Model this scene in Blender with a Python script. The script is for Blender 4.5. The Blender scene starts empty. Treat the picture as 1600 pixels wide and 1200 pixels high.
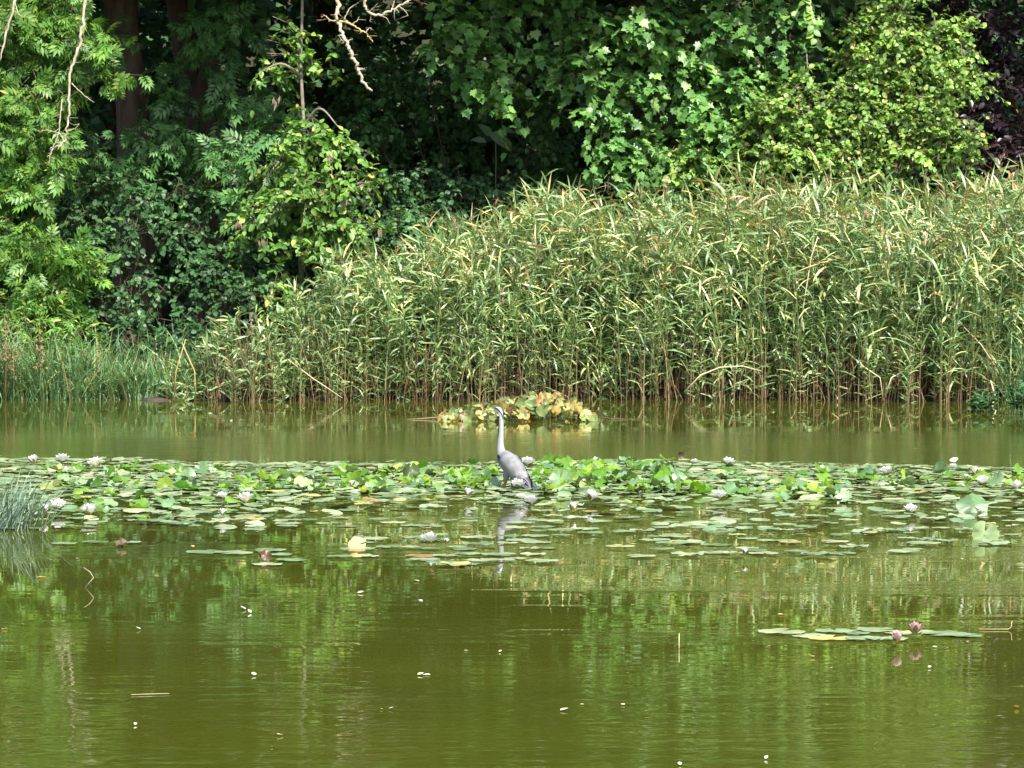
import bpy, bmesh, math, random
import numpy as np
from mathutils import Vector, Matrix, Euler

# ------------------------------------------------------------------ camera, sky, sun, exposure
SC = bpy.context.scene
COL = SC.collection
FPX = 5700.0                      # focal length in pixels of the 1600 px wide photograph
CAMH = 2.5
PITCH = -math.atan(240.0 / FPX)
cam_d = bpy.data.cameras.new('camera')
cam_d.sensor_width = 36.0
cam_d.lens = FPX / 1600.0 * 36.0
cam_d.clip_start = 0.1
cam_d.clip_end = 6000.0
cam = bpy.data.objects.new('camera', cam_d)
COL.objects.link(cam)
cam.location = (0, 0, CAMH)
cam.rotation_euler = (math.pi / 2 + PITCH, 0, 0)
SC.camera = cam

SUN_EL = math.radians(54)
SUN_AZ = math.radians(24)         # to the right of straight behind the camera
to_sun = Vector((math.sin(SUN_AZ) * math.cos(SUN_EL), -math.cos(SUN_AZ) * math.cos(SUN_EL), math.sin(SUN_EL)))
world = bpy.data.worlds.new('World')
SC.world = world
world.use_nodes = True
wn = world.node_tree.nodes
wl = world.node_tree.links
wn.clear()
sky = wn.new('ShaderNodeTexSky')
sky.sky_type = 'NISHITA'
sky.sun_disc = False
sky.sun_elevation = SUN_EL
sky.sun_rotation = math.atan2(to_sun.x, to_sun.y)
sky.air_density = 1.0
sky.dust_density = 2.5
sky.ozone_density = 1.0
bg = wn.new('ShaderNodeBackground')
bg.inputs['Strength'].default_value = 0.13
wo = wn.new('ShaderNodeOutputWorld')
wl.new(sky.outputs[0], bg.inputs[0])
wl.new(bg.outputs[0], wo.inputs[0])
sun_d = bpy.data.lights.new('sun', 'SUN')
sun_d.energy = 4.6
sun_d.angle = math.radians(1.2)
sun_d.color = (1.0, 0.95, 0.86)
sun = bpy.data.objects.new('sun', sun_d)
COL.objects.link(sun)
sun.rotation_euler = (-to_sun).to_track_quat('-Z', 'Y').to_euler()
SC.view_settings.view_transform = 'Standard'
SC.view_settings.look = 'None'
SC.view_settings.gamma = 1.0
SC.view_settings.use_curve_mapping = False
SC.view_settings.exposure = 1.2
SC.render.engine = 'CYCLES'
SC.cycles.use_denoising = True
SC.cycles.max_bounces = 5
SC.cycles.diffuse_bounces = 2
SC.cycles.glossy_bounces = 3
SC.cycles.transmission_bounces = 3
SC.cycles.transparent_max_bounces = 6
SC.cycles.sample_clamp_indirect = 6.0

random.seed(11)
RNG = np.random.default_rng(11)

# ------------------------------------------------------------------ helpers
_cp, _sp = math.cos(PITCH), math.sin(PITCH)

def ray(px, py):
    cx = (px - 800.0) / FPX
    cy = (600.0 - py) / FPX
    return np.array([cx, _cp - cy * _sp, _sp + cy * _cp])

def at(px, py, Y):
    r = ray(px, py)
    t = Y / r[1]
    return np.array([r[0] * t, Y, CAMH + r[2] * t])

def wat(px, py, z=0.0):
    r = ray(px, py)
    t = (z - CAMH) / r[2]
    return np.array([r[0] * t, r[1] * t, z])

def pix(p):
    """world points (N,3) -> pixels in the 1600x1200 photograph"""
    p = np.asarray(p, float)
    d = p - np.array([0, 0, CAMH])
    fw = d[:, 1] * _cp + d[:, 2] * _sp
    up = -d[:, 1] * _sp + d[:, 2] * _cp
    return np.stack([800 + FPX * d[:, 0] / fw, 600 - FPX * up / fw], 1)

def mesh_np(name, verts, tris):
    me = bpy.data.meshes.new(name)
    verts = np.ascontiguousarray(verts, dtype=np.float32)
    tris = np.ascontiguousarray(tris, dtype=np.int32)
    me.vertices.add(len(verts))
    me.vertices.foreach_set('co', verts.ravel())
    me.loops.add(tris.size)
    me.loops.foreach_set('vertex_index', tris.ravel())
    me.polygons.add(len(tris))
    me.polygons.foreach_set('loop_start', np.arange(0, tris.size, 3, dtype=np.int32))
    me.update(calc_edges=True)
    return me

def smooth(me):
    me.polygons.foreach_set('use_smooth', np.ones(len(me.polygons), dtype=bool))
    me.update()

def link(name, data, mat=None, parent=None):
    o = bpy.data.objects.new(name, data)
    COL.objects.link(o)
    if mat is not None and data is not None and len(data.materials) == 0:
        data.materials.append(mat)
    if parent is not None:
        o.parent = parent
    return o

def tag(o, label=None, cat=None, group=None, kind=None):
    if label: o['label'] = label
    if cat: o['category'] = cat
    if group: o['group'] = group
    if kind: o['kind'] = kind
    return o

def thing(name, label, cat, loc=(0, 0, 0), rz=0.0, group=None):
    o = link(name, None)
    o.location = Vector([float(v) for v in loc])
    o.rotation_euler = (0, 0, rz)
    o.empty_display_size = 0.1
    return tag(o, label, cat, group)

def copy_tree(o, parent=None, kids=None):
    c = o.copy()
    COL.objects.link(c)
    c.parent = parent
    for ch in (kids[o.name] if kids and o.name in kids else o.children):
        copy_tree(ch, c)
    return c

class MB:
    """collects numpy pieces into one mesh"""
    def __init__(s):
        s.v = []; s.f = []; s.n = 0
    def add(s, v, f):
        v = np.asarray(v, float).reshape(-1, 3)
        f = np.asarray(f, int).reshape(-1, 3)
        s.v.append(v); s.f.append(f + s.n); s.n += len(v)
    def tube(s, pts, rad, sides=6, cap=True):
        pts = np.asarray(pts, float)
        n = len(pts)
        rad = np.broadcast_to(np.asarray(rad, float), (n,))
        tan = np.gradient(pts, axis=0)
        tan /= np.linalg.norm(tan, axis=1)[:, None] + 1e-9
        ref = np.array([0.31, 0.9, 0.27]); 
        a = np.cross(tan, ref); a /= np.linalg.norm(a, axis=1)[:, None] + 1e-9
        b = np.cross(tan, a)
        th = np.linspace(0, 2 * math.pi, sides, endpoint=False)
        ring = pts[:, None] + rad[:, None, None] * (np.cos(th)[None, :, None] * a[:, None] + np.sin(th)[None, :, None] * b[:, None])
        v = ring.reshape(-1, 3)
        i = np.arange(n - 1)[:, None] * sides
        j = np.arange(sides)[None, :]
        j2 = (j + 1) % sides
        q = np.stack([i + j, i + j2, i + sides + j2, i + sides + j], -1).reshape(-1, 4)
        f = np.concatenate([q[:, [0, 1, 2]], q[:, [0, 2, 3]]])
        if cap:
            v = np.concatenate([v, pts[:1], pts[-1:]])
            c0, c1 = n * sides, n * sides + 1
            jj = np.arange(sides)
            f = np.concatenate([f, np.stack([np.full(sides, c0), (jj + 1) % sides, jj], 1),
                                np.stack([np.full(sides, c1), (n - 1) * sides + jj, (n - 1) * sides + (jj + 1) % sides], 1)])
        s.add(v, f)
    def mesh(s, name, sm=False):
        if not s.v:
            return mesh_np(name, np.zeros((0, 3)), np.zeros((0, 3), int))
        me = mesh_np(name, np.concatenate(s.v), np.concatenate(s.f))
        if sm: smooth(me)
        return me
    def build(s, name, mat, parent=None, sm=False):
        return link(name, s.mesh(name, sm), mat, parent)

def curve(pts, n=10):
    """smooth polyline through the points (Catmull-Rom)"""
    P = np.asarray(pts, float)
    P = np.concatenate([[2 * P[0] - P[1]], P, [2 * P[-1] - P[-2]]])
    out = []
    for i in range(1, len(P) - 2):
        for t in np.linspace(0, 1, n, endpoint=False):
            a, b, c, d = P[i - 1], P[i], P[i + 1], P[i + 2]
            out.append(0.5 * (2 * b + (c - a) * t + (2 * a - 5 * b + 4 * c - d) * t * t + (3 * b - a - 3 * c + d) * t ** 3))
    out.append(P[-2])
    return np.array(out)

def nrm(v):
    return v / (np.linalg.norm(v, axis=-1, keepdims=True) + 1e-9)

# ------------------------------------------------------------------ materials
def new_mat(name):
    m = bpy.data.materials.new(name)
    m.use_nodes = True
    m.node_tree.nodes.clear()
    return m, m.node_tree.nodes, m.node_tree.links

def rand_value(n, l):
    g = n.new('ShaderNodeNewGeometry')
    oi = n.new('ShaderNodeObjectInfo')
    a = n.new('ShaderNodeMath'); a.operation = 'ADD'
    l.new(g.outputs['Random Per Island'], a.inputs[0]); l.new(oi.outputs['Random'], a.inputs[1])
    f = n.new('ShaderNodeMath'); f.operation = 'FRACT'
    l.new(a.outputs[0], f.inputs[0])
    return g, f.outputs[0]

def ramp(n, stops, interp='LINEAR'):
    r = n.new('ShaderNodeValToRGB')
    r.color_ramp.interpolation = interp
    e = r.color_ramp.elements
    while len(e) < len(stops): e.new(0.5)
    for k, (p, c) in enumerate(stops):
        e[k].position = p
        e[k].color = (c[0], c[1], c[2], 1)
    return r

def leaf_mat(name, stops, rough=0.45, trans=0.3, spec=0.4, tint=(1.25, 1.2, 0.5), noise=1.6, under=None, gain=1.0, straw=None, vary=.4):
    m, n, l = new_mat(name)
    g, rv = rand_value(n, l)
    if straw:                      # leaves higher on the stem have turned to straw more often
        sp = n.new('ShaderNodeSeparateXYZ'); l.new(g.outputs['Position'], sp.inputs[0])
        ma = n.new('ShaderNodeMapRange'); ma.inputs[1].default_value = .4; ma.inputs[2].default_value = 2.9
        ma.inputs[3].default_value = straw[0]; ma.inputs[4].default_value = straw[1]
        l.new(sp.outputs[2], ma.inputs[0])
        mm = n.new('ShaderNodeMath'); mm.operation = 'MULTIPLY'; mm.use_clamp = True; l.new(rv, mm.inputs[0]); l.new(ma.outputs[0], mm.inputs[1]); rv = mm.outputs[0]
    stops = [(p_, tuple(min(.85, q_ * gain) for q_ in c_)) for p_, c_ in stops]
    r = ramp(n, stops)
    l.new(rv, r.inputs[0])
    tc = n.new('ShaderNodeNewGeometry')
    nz = n.new('ShaderNodeTexNoise'); nz.inputs['Scale'].default_value = noise; nz.inputs['Detail'].default_value = 3
    l.new(tc.outputs['Position'], nz.inputs['Vector'])
    mr = n.new('ShaderNodeMapRange'); mr.inputs[1].default_value = 0.3; mr.inputs[2].default_value = 0.7
    mr.inputs[3].default_value = 1 - vary; mr.inputs[4].default_value = 1 + vary
    l.new(nz.outputs[0], mr.inputs[0])
    mx = n.new('ShaderNodeMix'); mx.data_type = 'RGBA'; mx.blend_type = 'MULTIPLY'; mx.inputs[0].default_value = 1
    l.new(r.outputs[0], mx.inputs[6]); l.new(mr.outputs[0], mx.inputs[7])
    col = mx.outputs[2]
    if under:
        mu = n.new('ShaderNodeMix'); mu.data_type = 'RGBA'
        l.new(g.outputs['Backfacing'], mu.inputs[0]); l.new(col, mu.inputs[6]); mu.inputs[7].default_value = (*under, 1)
        col = mu.outputs[2]
    p = n.new('ShaderNodeBsdfPrincipled')
    p.inputs['Roughness'].default_value = rough
    p.inputs['Specular IOR Level'].default_value = spec
    l.new(col, p.inputs['Base Color'])
    t = n.new('ShaderNodeBsdfTranslucent')
    mt = n.new('ShaderNodeMix'); mt.data_type = 'RGBA'; mt.blend_type = 'MULTIPLY'; mt.inputs[0].default_value = 1
    l.new(col, mt.inputs[6]); mt.inputs[7].default_value = (*tint, 1)
    l.new(mt.outputs[2], t.inputs[0])
    ms = n.new('ShaderNodeMixShader'); ms.inputs[0].default_value = trans
    l.new(p.outputs[0], ms.inputs[1]); l.new(t.outputs[0], ms.inputs[2])
    o = n.new('ShaderNodeOutputMaterial')
    l.new(ms.outputs[0], o.inputs[0])
    return m

def solid_mat(name, c1, c2, scale=6.0, rough=0.8, spec=0.3, bump=0.0, stretch=(1, 1, 1), detail=5):
    m, n, l = new_mat(name)
    tc = n.new('ShaderNodeTexCoord')
    mp = n.new('ShaderNodeMapping'); mp.inputs['Scale'].default_value = stretch
    l.new(tc.outputs['Object'], mp.inputs[0])
    nz = n.new('ShaderNodeTexNoise'); nz.inputs['Scale'].default_value = scale; nz.inputs['Detail'].default_value = detail
    l.new(mp.outputs[0], nz.inputs['Vector'])
    r = ramp(n, [(0.3, c1), (0.7, c2)])
    l.new(nz.outputs[0], r.inputs[0])
    p = n.new('ShaderNodeBsdfPrincipled')
    p.inputs['Roughness'].default_value = rough
    p.inputs['Specular IOR Level'].default_value = spec
    l.new(r.outputs[0], p.inputs['Base Color'])
    if bump:
        b = n.new('ShaderNodeBump'); b.inputs['Strength'].default_value = bump; b.inputs['Distance'].default_value = 0.02
        l.new(nz.outputs[0], b.inputs['Height']); l.new(b.outputs[0], p.inputs['Normal'])
    o = n.new('ShaderNodeOutputMaterial')
    l.new(p.outputs[0], o.inputs[0])
    return m

M = {}
M['ash'] = leaf_mat('ash_leaf', gain=1.15, stops= [(0, (.05, .13, .022)), (.45, (.075, .18, .03)), (.8, (.11, .23, .035)), (.97, (.17, .27, .04)), (1, (.3, .27, .06))])
M['ash2'] = leaf_mat('sapling_leaf', gain=1.25, stops= [(0, (.055, .14, .024)), (.45, (.085, .19, .032)), (.8, (.13, .25, .04)), (.95, (.2, .3, .05)), (1, (.36, .3, .1))])
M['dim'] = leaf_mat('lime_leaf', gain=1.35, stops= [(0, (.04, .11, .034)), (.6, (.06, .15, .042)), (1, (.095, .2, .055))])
M['maple'] = leaf_mat('maple_leaf', gain=1.2, stops= [(0, (.05, .135, .032)), (.5, (.08, .195, .045)), (.85, (.125, .25, .058)), (1, (.19, .31, .08))], rough=.4)
M['bush'] = leaf_mat('bush_leaf', gain=1.2, stops= [(0, (.07, .16, .03)), (.4, (.12, .235, .042)), (.75, (.18, .3, .055)), (.93, (.26, .36, .07)), (1, (.3, .24, .09))])
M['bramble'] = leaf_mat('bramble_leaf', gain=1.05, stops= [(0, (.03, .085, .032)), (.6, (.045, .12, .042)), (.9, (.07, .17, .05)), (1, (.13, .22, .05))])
M['copper'] = leaf_mat('copper_leaf', [(0, (.012, .008, .011)), (.6, (.022, .012, .017)), (1, (.04, .022, .028))], rough=.32, trans=.08, spec=.6, tint=(1.4, .6, .7))
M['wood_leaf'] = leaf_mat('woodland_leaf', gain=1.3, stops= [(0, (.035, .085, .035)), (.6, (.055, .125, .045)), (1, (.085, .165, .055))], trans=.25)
M['reed_leaf'] = leaf_mat('reed_leaf', gain=1.15, straw=(.84, 1.1), stops=[(0, (.07, .145, .052)), (.35, (.13, .22, .08)), (.62, (.205, .29, .115)), (.8, (.31, .365, .15)), (.9, (.46, .44, .16)), (.97, (.54, .47, .24)), (1, (.28, .18, .08))], rough=.4, trans=.22, spec=.5, noise=1.2)
def reed_stem_mat():
    m, n, l = new_mat('reed_stem')
    g, rv = rand_value(n, l)
    brown = ramp(n, [(0, (.1, .06, .03)), (.5, (.19, .125, .06)), (1, (.27, .2, .1))]); l.new(rv, brown.inputs[0])
    green = ramp(n, [(0, (.05, .09, .03)), (.7, (.1, .15, .05)), (1, (.2, .18, .08))]); l.new(rv, green.inputs[0])
    sp = n.new('ShaderNodeSeparateXYZ'); l.new(g.outputs['Position'], sp.inputs[0])
    mr = n.new('ShaderNodeMapRange'); mr.inputs[1].default_value = .35; mr.inputs[2].default_value = 1.1; l.new(sp.outputs[2], mr.inputs[0])
    mx = n.new('ShaderNodeMix'); mx.data_type = 'RGBA'; l.new(mr.outputs[0], mx.inputs[0]); l.new(brown.outputs[0], mx.inputs[6]); l.new(green.outputs[0], mx.inputs[7])
    p = n.new('ShaderNodeBsdfPrincipled'); p.inputs['Roughness'].default_value = .5; l.new(mx.outputs[2], p.inputs['Base Color'])
    o = n.new('ShaderNodeOutputMaterial'); l.new(p.outputs[0], o.inputs[0])
    return m
M['reed_stem'] = reed_stem_mat()
M['dead_reed'] = leaf_mat('dead_reed', [(0, (.09, .05, .025)), (.6, (.17, .1, .05)), (1, (.28, .2, .1))], trans=.0, rough=.7)
M['plume'] = leaf_mat('reed_plume', [(0, (.2, .13, .1)), (1, (.34, .24, .18))], trans=.3, rough=.8)
M['sedge'] = leaf_mat('sedge_blade', [(0, (.075, .17, .075)), (.5, (.12, .24, .095)), (.8, (.19, .3, .11)), (.93, (.32, .33, .12)), (1, (.34, .24, .12))], trans=.2)
M['rush'] = leaf_mat('rush_blade', [(0, (.07, .13, .09)), (.6, (.12, .19, .13)), (1, (.2, .27, .17))], trans=.1, rough=.35)
M['dock'] = leaf_mat('dock_seed', [(0, (.14, .085, .04)), (.6, (.22, .14, .07)), (1, (.28, .2, .1))], trans=.1, rough=.8)
M['pad'] = leaf_mat('lily_pad', [(0, (.13, .2, .085)), (.4, (.2, .27, .135)), (.75, (.27, .33, .18)), (.95, (.33, .37, .19)), (.99, (.42, .4, .12)), (1, (.3, .17, .07))], rough=.28, trans=.05, spec=.7, noise=5.0)
M['padup'] = leaf_mat('lily_leaf', [(0, (.07, .18, .02)), (.4, (.12, .26, .03)), (.75, (.18, .33, .045)), (.96, (.28, .4, .06)), (1, (.34, .36, .08))], rough=.32, trans=.42, spec=.5, tint=(1.4, 1.35, .35))
M['padmid'] = leaf_mat('lily_leaf_top', [(0, (.08, .16, .06)), (.5, (.13, .22, .09)), (.9, (.18, .27, .12)), (1, (.26, .28, .1))], rough=.3, trans=.1, spec=.7, noise=5.0)
M['mound'] = leaf_mat('old_lily_leaf', [(0, (.08, .14, .035)), (.3, (.17, .22, .07)), (.5, (.25, .28, .11)), (.68, (.33, .26, .08)), (.85, (.26, .13, .045)), (1, (.1, .05, .02))], rough=.4, trans=.2)
M['white_petal'] = leaf_mat('white_petal', [(0, (.8, .79, .77)), (1, (.85, .82, .82))], vary=.03, trans=.2, tint=(1, 1, 1), rough=.5)
M['pink_petal'] = leaf_mat('pink_petal', [(0, (.7, .3, .33)), (.5, (.75, .42, .45)), (1, (.8, .6, .6))], trans=.25, tint=(1, .9, .9), rough=.5, vary=.1)
M['stamen'] = solid_mat('stamen', (.7, .45, .04), (.8, .6, .1), 40)
M['sepal'] = solid_mat('sepal', (.1, .15, .04), (.2, .2, .08), 20)
M['bark'] = solid_mat('dark_bark', (.06, .042, .032), (.14, .1, .078), 9, .9, .2, .8, (1, 1, .25))
M['greybark'] = solid_mat('grey_bark', (.12, .1, .075), (.24, .21, .17), 14, .85, .2, .4)
M['deadwood'] = solid_mat('dead_wood', (.3, .24, .16), (.5, .43, .33), 12, .8, .2, .3)
M['lichen'] = solid_mat('orange_lichen', (.45, .28, .06), (.5, .4, .25), 14, .85, .2, .3)
M['yellow_leaf'] = leaf_mat('yellow_leaf', [(0, (.5, .4, .08)), (.5, (.55, .45, .2)), (1, (.5, .3, .1))], trans=.2)
M['pale_scrap'] = leaf_mat('pale_scrap', [(0, (.5, .48, .3)), (1, (.7, .68, .55))], trans=.2)
M['orange_leaf'] = leaf_mat('orange_leaf', [(0, (.5, .38, .15)), (1, (.56, .44, .2))], trans=.2)
M['brown_leaf'] = leaf_mat('brown_leaf', [(0, (.05, .035, .015)), (1, (.12, .08, .035))], trans=.1)
M['dark_leaf'] = leaf_mat('dark_lily_leaf', [(0, (.05, .07, .02)), (1, (.07, .1, .03))], trans=.15)
M['feather_white'] = solid_mat('white_feather', (.6, .6, .62), (.75, .75, .76), 20, .7)

# ------------------------------------------------------------------ ground and water
def shore_y(x):
    return 53.9 + 0.35 * np.sin(x * 0.7 + 1.0) + 0.2 * np.sin(x * 1.9) + 0.004 * x * x * (np.abs(x) > 9)

def ground_z(x, y):
    s = shore_y(x)
    far = np.clip((y - (s - 1.2)) / 1.6, 0, 1)
    far = far * far * (3 - 2 * far)
    near = np.clip((12.0 - y) / 4.0, 0, 1); near = near * near * (3 - 2 * near)
    side = np.clip((np.abs(x) - 40) / 5.0, 0, 1)
    z = -0.7 + far * 0.8 + np.clip(y - s, 0, 18) * 0.055
    z = np.maximum(z, -0.7 + near * 1.7)
    z = np.maximum(z, -0.7 + side * 1.2)
    rise = np.clip((y - 77) / 45.0, 0, 1); z = z + rise * rise * (3 - 2 * rise) * 26
    z += 0.05 * np.sin(x * 2.3 + y) * np.sin(y * 1.7 - x * .6) * (z > 0)
    return z

def make_ground():
    xs = np.concatenate([[-3000, -800, -250, -120, -70, -50], np.linspace(-45, -14, 12), np.linspace(-13, 13, 80), np.linspace(14, 45, 12), [50, 70, 120, 250, 800, 3000]])
    ys = np.concatenate([[-3000, -800, -200, -60, -20, 0], np.linspace(4, 14, 14), [20, 30, 40, 48], np.linspace(50, 72, 70), [76, 80, 86, 92, 98, 104, 110, 116, 123, 160, 400, 1200, 4000]])
    X, Y = np.meshgrid(xs, ys)
    Z = ground_z(X, Y)
    v = np.stack([X, Y, Z], -1).reshape(-1, 3)
    nx, ny = len(xs), len(ys)
    i, j = np.meshgrid(np.arange(nx - 1), np.arange(ny - 1))
    a = (j * nx + i).ravel()
    f = np.concatenate([np.stack([a, a + 1, a + nx + 1], 1), np.stack([a, a + nx + 1, a + nx], 1)])
    me = mesh_np('ground', v, f); smooth(me)
    m = solid_mat('soil', (.012, .02, .007), (.04, .036, .02), 3.0, .95, .15, .6, detail=8)
    tag(link('ground', me, m), kind='structure')

make_ground()

def make_water():
    me = mesh_np('pond_water', [(-46, 8.5, 0), (46, 8.5, 0), (46, 56.5, 0), (-46, 56.5, 0)], [(0, 1, 2), (0, 2, 3)])
    m, n, l = new_mat('murky_water')
    tc = n.new('ShaderNodeTexCoord')
    def noise(scale, stretch, detail=2, dist=0.0):
        mp = n.new('ShaderNodeMapping'); mp.inputs['Scale'].default_value = stretch
        l.new(tc.outputs['Object'], mp.inputs[0])
        z = n.new('ShaderNodeTexNoise'); z.inputs['Scale'].default_value = scale; z.inputs['Detail'].default_value = detail
        z.inputs['Distortion'].default_value = dist
        l.new(mp.outputs[0], z.inputs['Vector'])
        return z.outputs[0]
    def math_(op, a, b):
        q = n.new('ShaderNodeMath'); q.operation = op
        for k, s in enumerate((a, b)):
            if isinstance(s, (int, float)): q.inputs[k].default_value = s
            else: l.new(s, q.inputs[k])
        return q.outputs[0]
    def maprange(s, a, b, c, d):
        q = n.new('ShaderNodeMapRange'); q.interpolation_type = 'SMOOTHSTEP'
        for k, v in zip((1, 2, 3, 4), (a, b, c, d)): q.inputs[k].default_value = v
        l.new(s, q.inputs[0]); return q.outputs[0]
    sep = n.new('ShaderNodeSeparateXYZ'); l.new(tc.outputs['Object'], sep.inputs[0])
    # wind: rippled towards the near bank and in a lane between the reeds and the lilies, calm elsewhere
    nearw = maprange(sep.outputs[1], 17.0, 22.5, 1.0, 0.0)
    wob = math_('MULTIPLY_ADD', noise(1.0, (.25, .5, 1), 3), 5.0); wob.node.inputs[2].default_value = -2.5
    yw = math_('ADD', sep.outputs[1], wob)
    lane_a = maprange(yw, 37.5, 41.5, 0.0, 1.0)
    lane_b = maprange(yw, 42.5, 47.0, 1.0, 0.0)
    lane = math_('MULTIPLY', lane_a, lane_b)
    patch = maprange(noise(1.0, (.07, .55, 1), 3), .5, .58, 0.0, 1.0)
    wind = math_('ADD', math_('MULTIPLY', nearw, 0.2), math_('MULTIPLY', patch, 0.085))
    wind = math_('ADD', wind, math_('MULTIPLY', lane, 0.28))
    wind = math_('ADD', wind, 0.015)
    h1 = noise(3.2, (.55, 1.5, 1), 3, .4)
    h2 = noise(11.0, (.6, 1.2, 1), 2, .2)
    hh = math_('ADD', math_('MULTIPLY', h1, 1.0), math_('MULTIPLY', h2, 0.12))
    hh = math_('MULTIPLY', hh, wind)
    b = n.new('ShaderNodeBump'); b.inputs['Strength'].default_value = 1.0; b.inputs['Distance'].default_value = 0.02
    l.new(hh, b.inputs['Height'])
    cr = ramp(n, [(.35, (.042, .05, .0058)), (.65, (.053, .062, .0075))])
    l.new(noise(.6, (.4, 1, 1), 4), cr.inputs[0])
    p = n.new('ShaderNodeBsdfPrincipled')
    p.inputs['IOR'].default_value = 1.333
    l.new(cr.outputs[0], p.inputs['Base Color'])
    rg = math_('ADD', maprange(wind, 0.02, 0.5, .006, .05), math_('MULTIPLY', lane, .07)); l.new(rg, p.inputs['Roughness'])
    l.new(b.outputs[0], p.inputs['Normal'])
    o = n.new('ShaderNodeOutputMaterial'); l.new(p.outputs[0], o.inputs[0])
    tag(link('pond_water', me, m), kind='structure')

make_water()

# ------------------------------------------------------------------ leaf shapes (base at the origin, tip along +Y, face up)
def fan(outline, zf=0.0):
    """closed outline (N,2) fanned about a point on the midrib, folded by zf"""
    o = np.asarray(outline, float)
    z = np.abs(o[:, 0]) * zf
    c = np.array([[0, o[:, 1].mean(), -0.0]])
    v = np.concatenate([np.stack([o[:, 0], o[:, 1], z], 1), np.concatenate([c[:, :2], [[0]]], 1)])
    N = len(o)
    f = [(N, i, (i + 1) % N) for i in range(N)]
    return v, np.array(f)

def ovate(w=0.3, fold=0.25, droop=0.12):
    ys = np.array([0, .22, .5, .8, 1.0]); ws = np.array([0.0, .85, 1.0, .55, 0.0]) * w
    zc = -droop * ys ** 2
    v = [(0, 0, 0)]
    for k in (1, 2, 3):
        v += [(-ws[k], ys[k], zc[k] + fold * ws[k]), (0, ys[k], zc[k]), (ws[k], ys[k], zc[k] + fold * ws[k])]
    v.append((0, 1, zc[4]))
    f = [(0, 2, 1), (0, 3, 2), (1, 2, 5), (1, 5, 4), (2, 3, 6), (2, 6, 5), (4, 5, 8), (4, 8, 7), (5, 6, 9), (5, 9, 8), (7, 8, 10), (8, 9, 10)]
    return np.array(v, float), np.array(f)

def small_leaf(w=0.32, fold=0.3):
    v = [(0, 0, 0), (-w, .45, fold * w), (0, .5, -.02), (w, .45, fold * w), (0, 1, -.1)]
    return np.array(v, float), np.array([(0, 2, 1), (0, 3, 2), (1, 2, 4), (2, 3, 4)])

def maple():
    h = [(0, 0), (.16, .03), (.34, -.1), (.36, .12), (.56, .22), (.42, .38), (.5, .62), (.27, .58), (.16, .74), (0, 1.0)]
    o = h + [(-x, y) for x, y in h[-2:0:-1]]
    v, f = fan(o, .18)
    v[:, 2] -= .14 * v[:, 1] ** 2
    return v, f

def compound(nl=4, w=.2, ll=.44):
    V, F, n0 = [], [], 0
    lv, lf = small_leaf(w, .3)
    def put(x, y, ang, s):
        nonlocal n0
        c, sn = math.cos(ang), math.sin(ang)
        p = lv * s
        q = np.stack([p[:, 0] * c + p[:, 1] * sn, -p[:, 0] * sn + p[:, 1] * c, p[:, 2]], 1)
        q += (x, y, 0)
        q[:, 2] -= .28 * q[:, 1] ** 2 + .1 * q[:, 0] ** 2
        V.append(q); F.append(lf + n0); n0 += len(q)
    for k in range(nl):
        y = .22 + .58 * k / (nl - 1)
        s = ll * (0.8 + .35 * math.sin(math.pi * (k + .6) / nl))
        a = math.radians(62 - 8 * k)
        put(0.01, y, a, s); put(-0.01, y - .03, -a, s)
    put(0, .82, 0.05, ll * .95)
    r = np.array([(-.008, 0, 0), (.008, 0, 0), (.006, .85, -.21), (-.006, .85, -.21)])
    V.append(r); F.append(np.array([(0, 1, 2), (0, 2, 3)]) + n0)
    return np.concatenate(V), np.concatenate(F)

T = {'ovate': ovate(.3), 'small': small_leaf(.34), 'maple': maple(), 'compound': compound(), 'bramble': ovate(.4, .2, .2),
     'coarse': small_leaf(.5, .2), 'willow': small_leaf(.13, .3)}
TM = {}

def leaf_data(kind, mat):
    k = (kind, mat)
    if k not in TM:
        me = mesh_np(kind + '_leaf', *T[kind]); me.materials.append(M[mat]); TM[k] = me
    return TM[k]

def frames(tip, normal):
    y = nrm(tip); z = normal - (normal * y).sum(-1, keepdims=True) * y
    z = nrm(z); x = np.cross(y, z)
    return np.stack([x, y, z], -1)      # columns are the axes

def joined(tmpl, pos, R, s):
    v, f = tmpl
    V = pos[:, None, :] + s[:, None, None] * np.einsum('nij,kj->nki', R, v)
    F = f[None] + (np.arange(len(pos)) * len(v))[:, None, None]
    return V.reshape(-1, 3), F.reshape(-1, 3)

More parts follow.
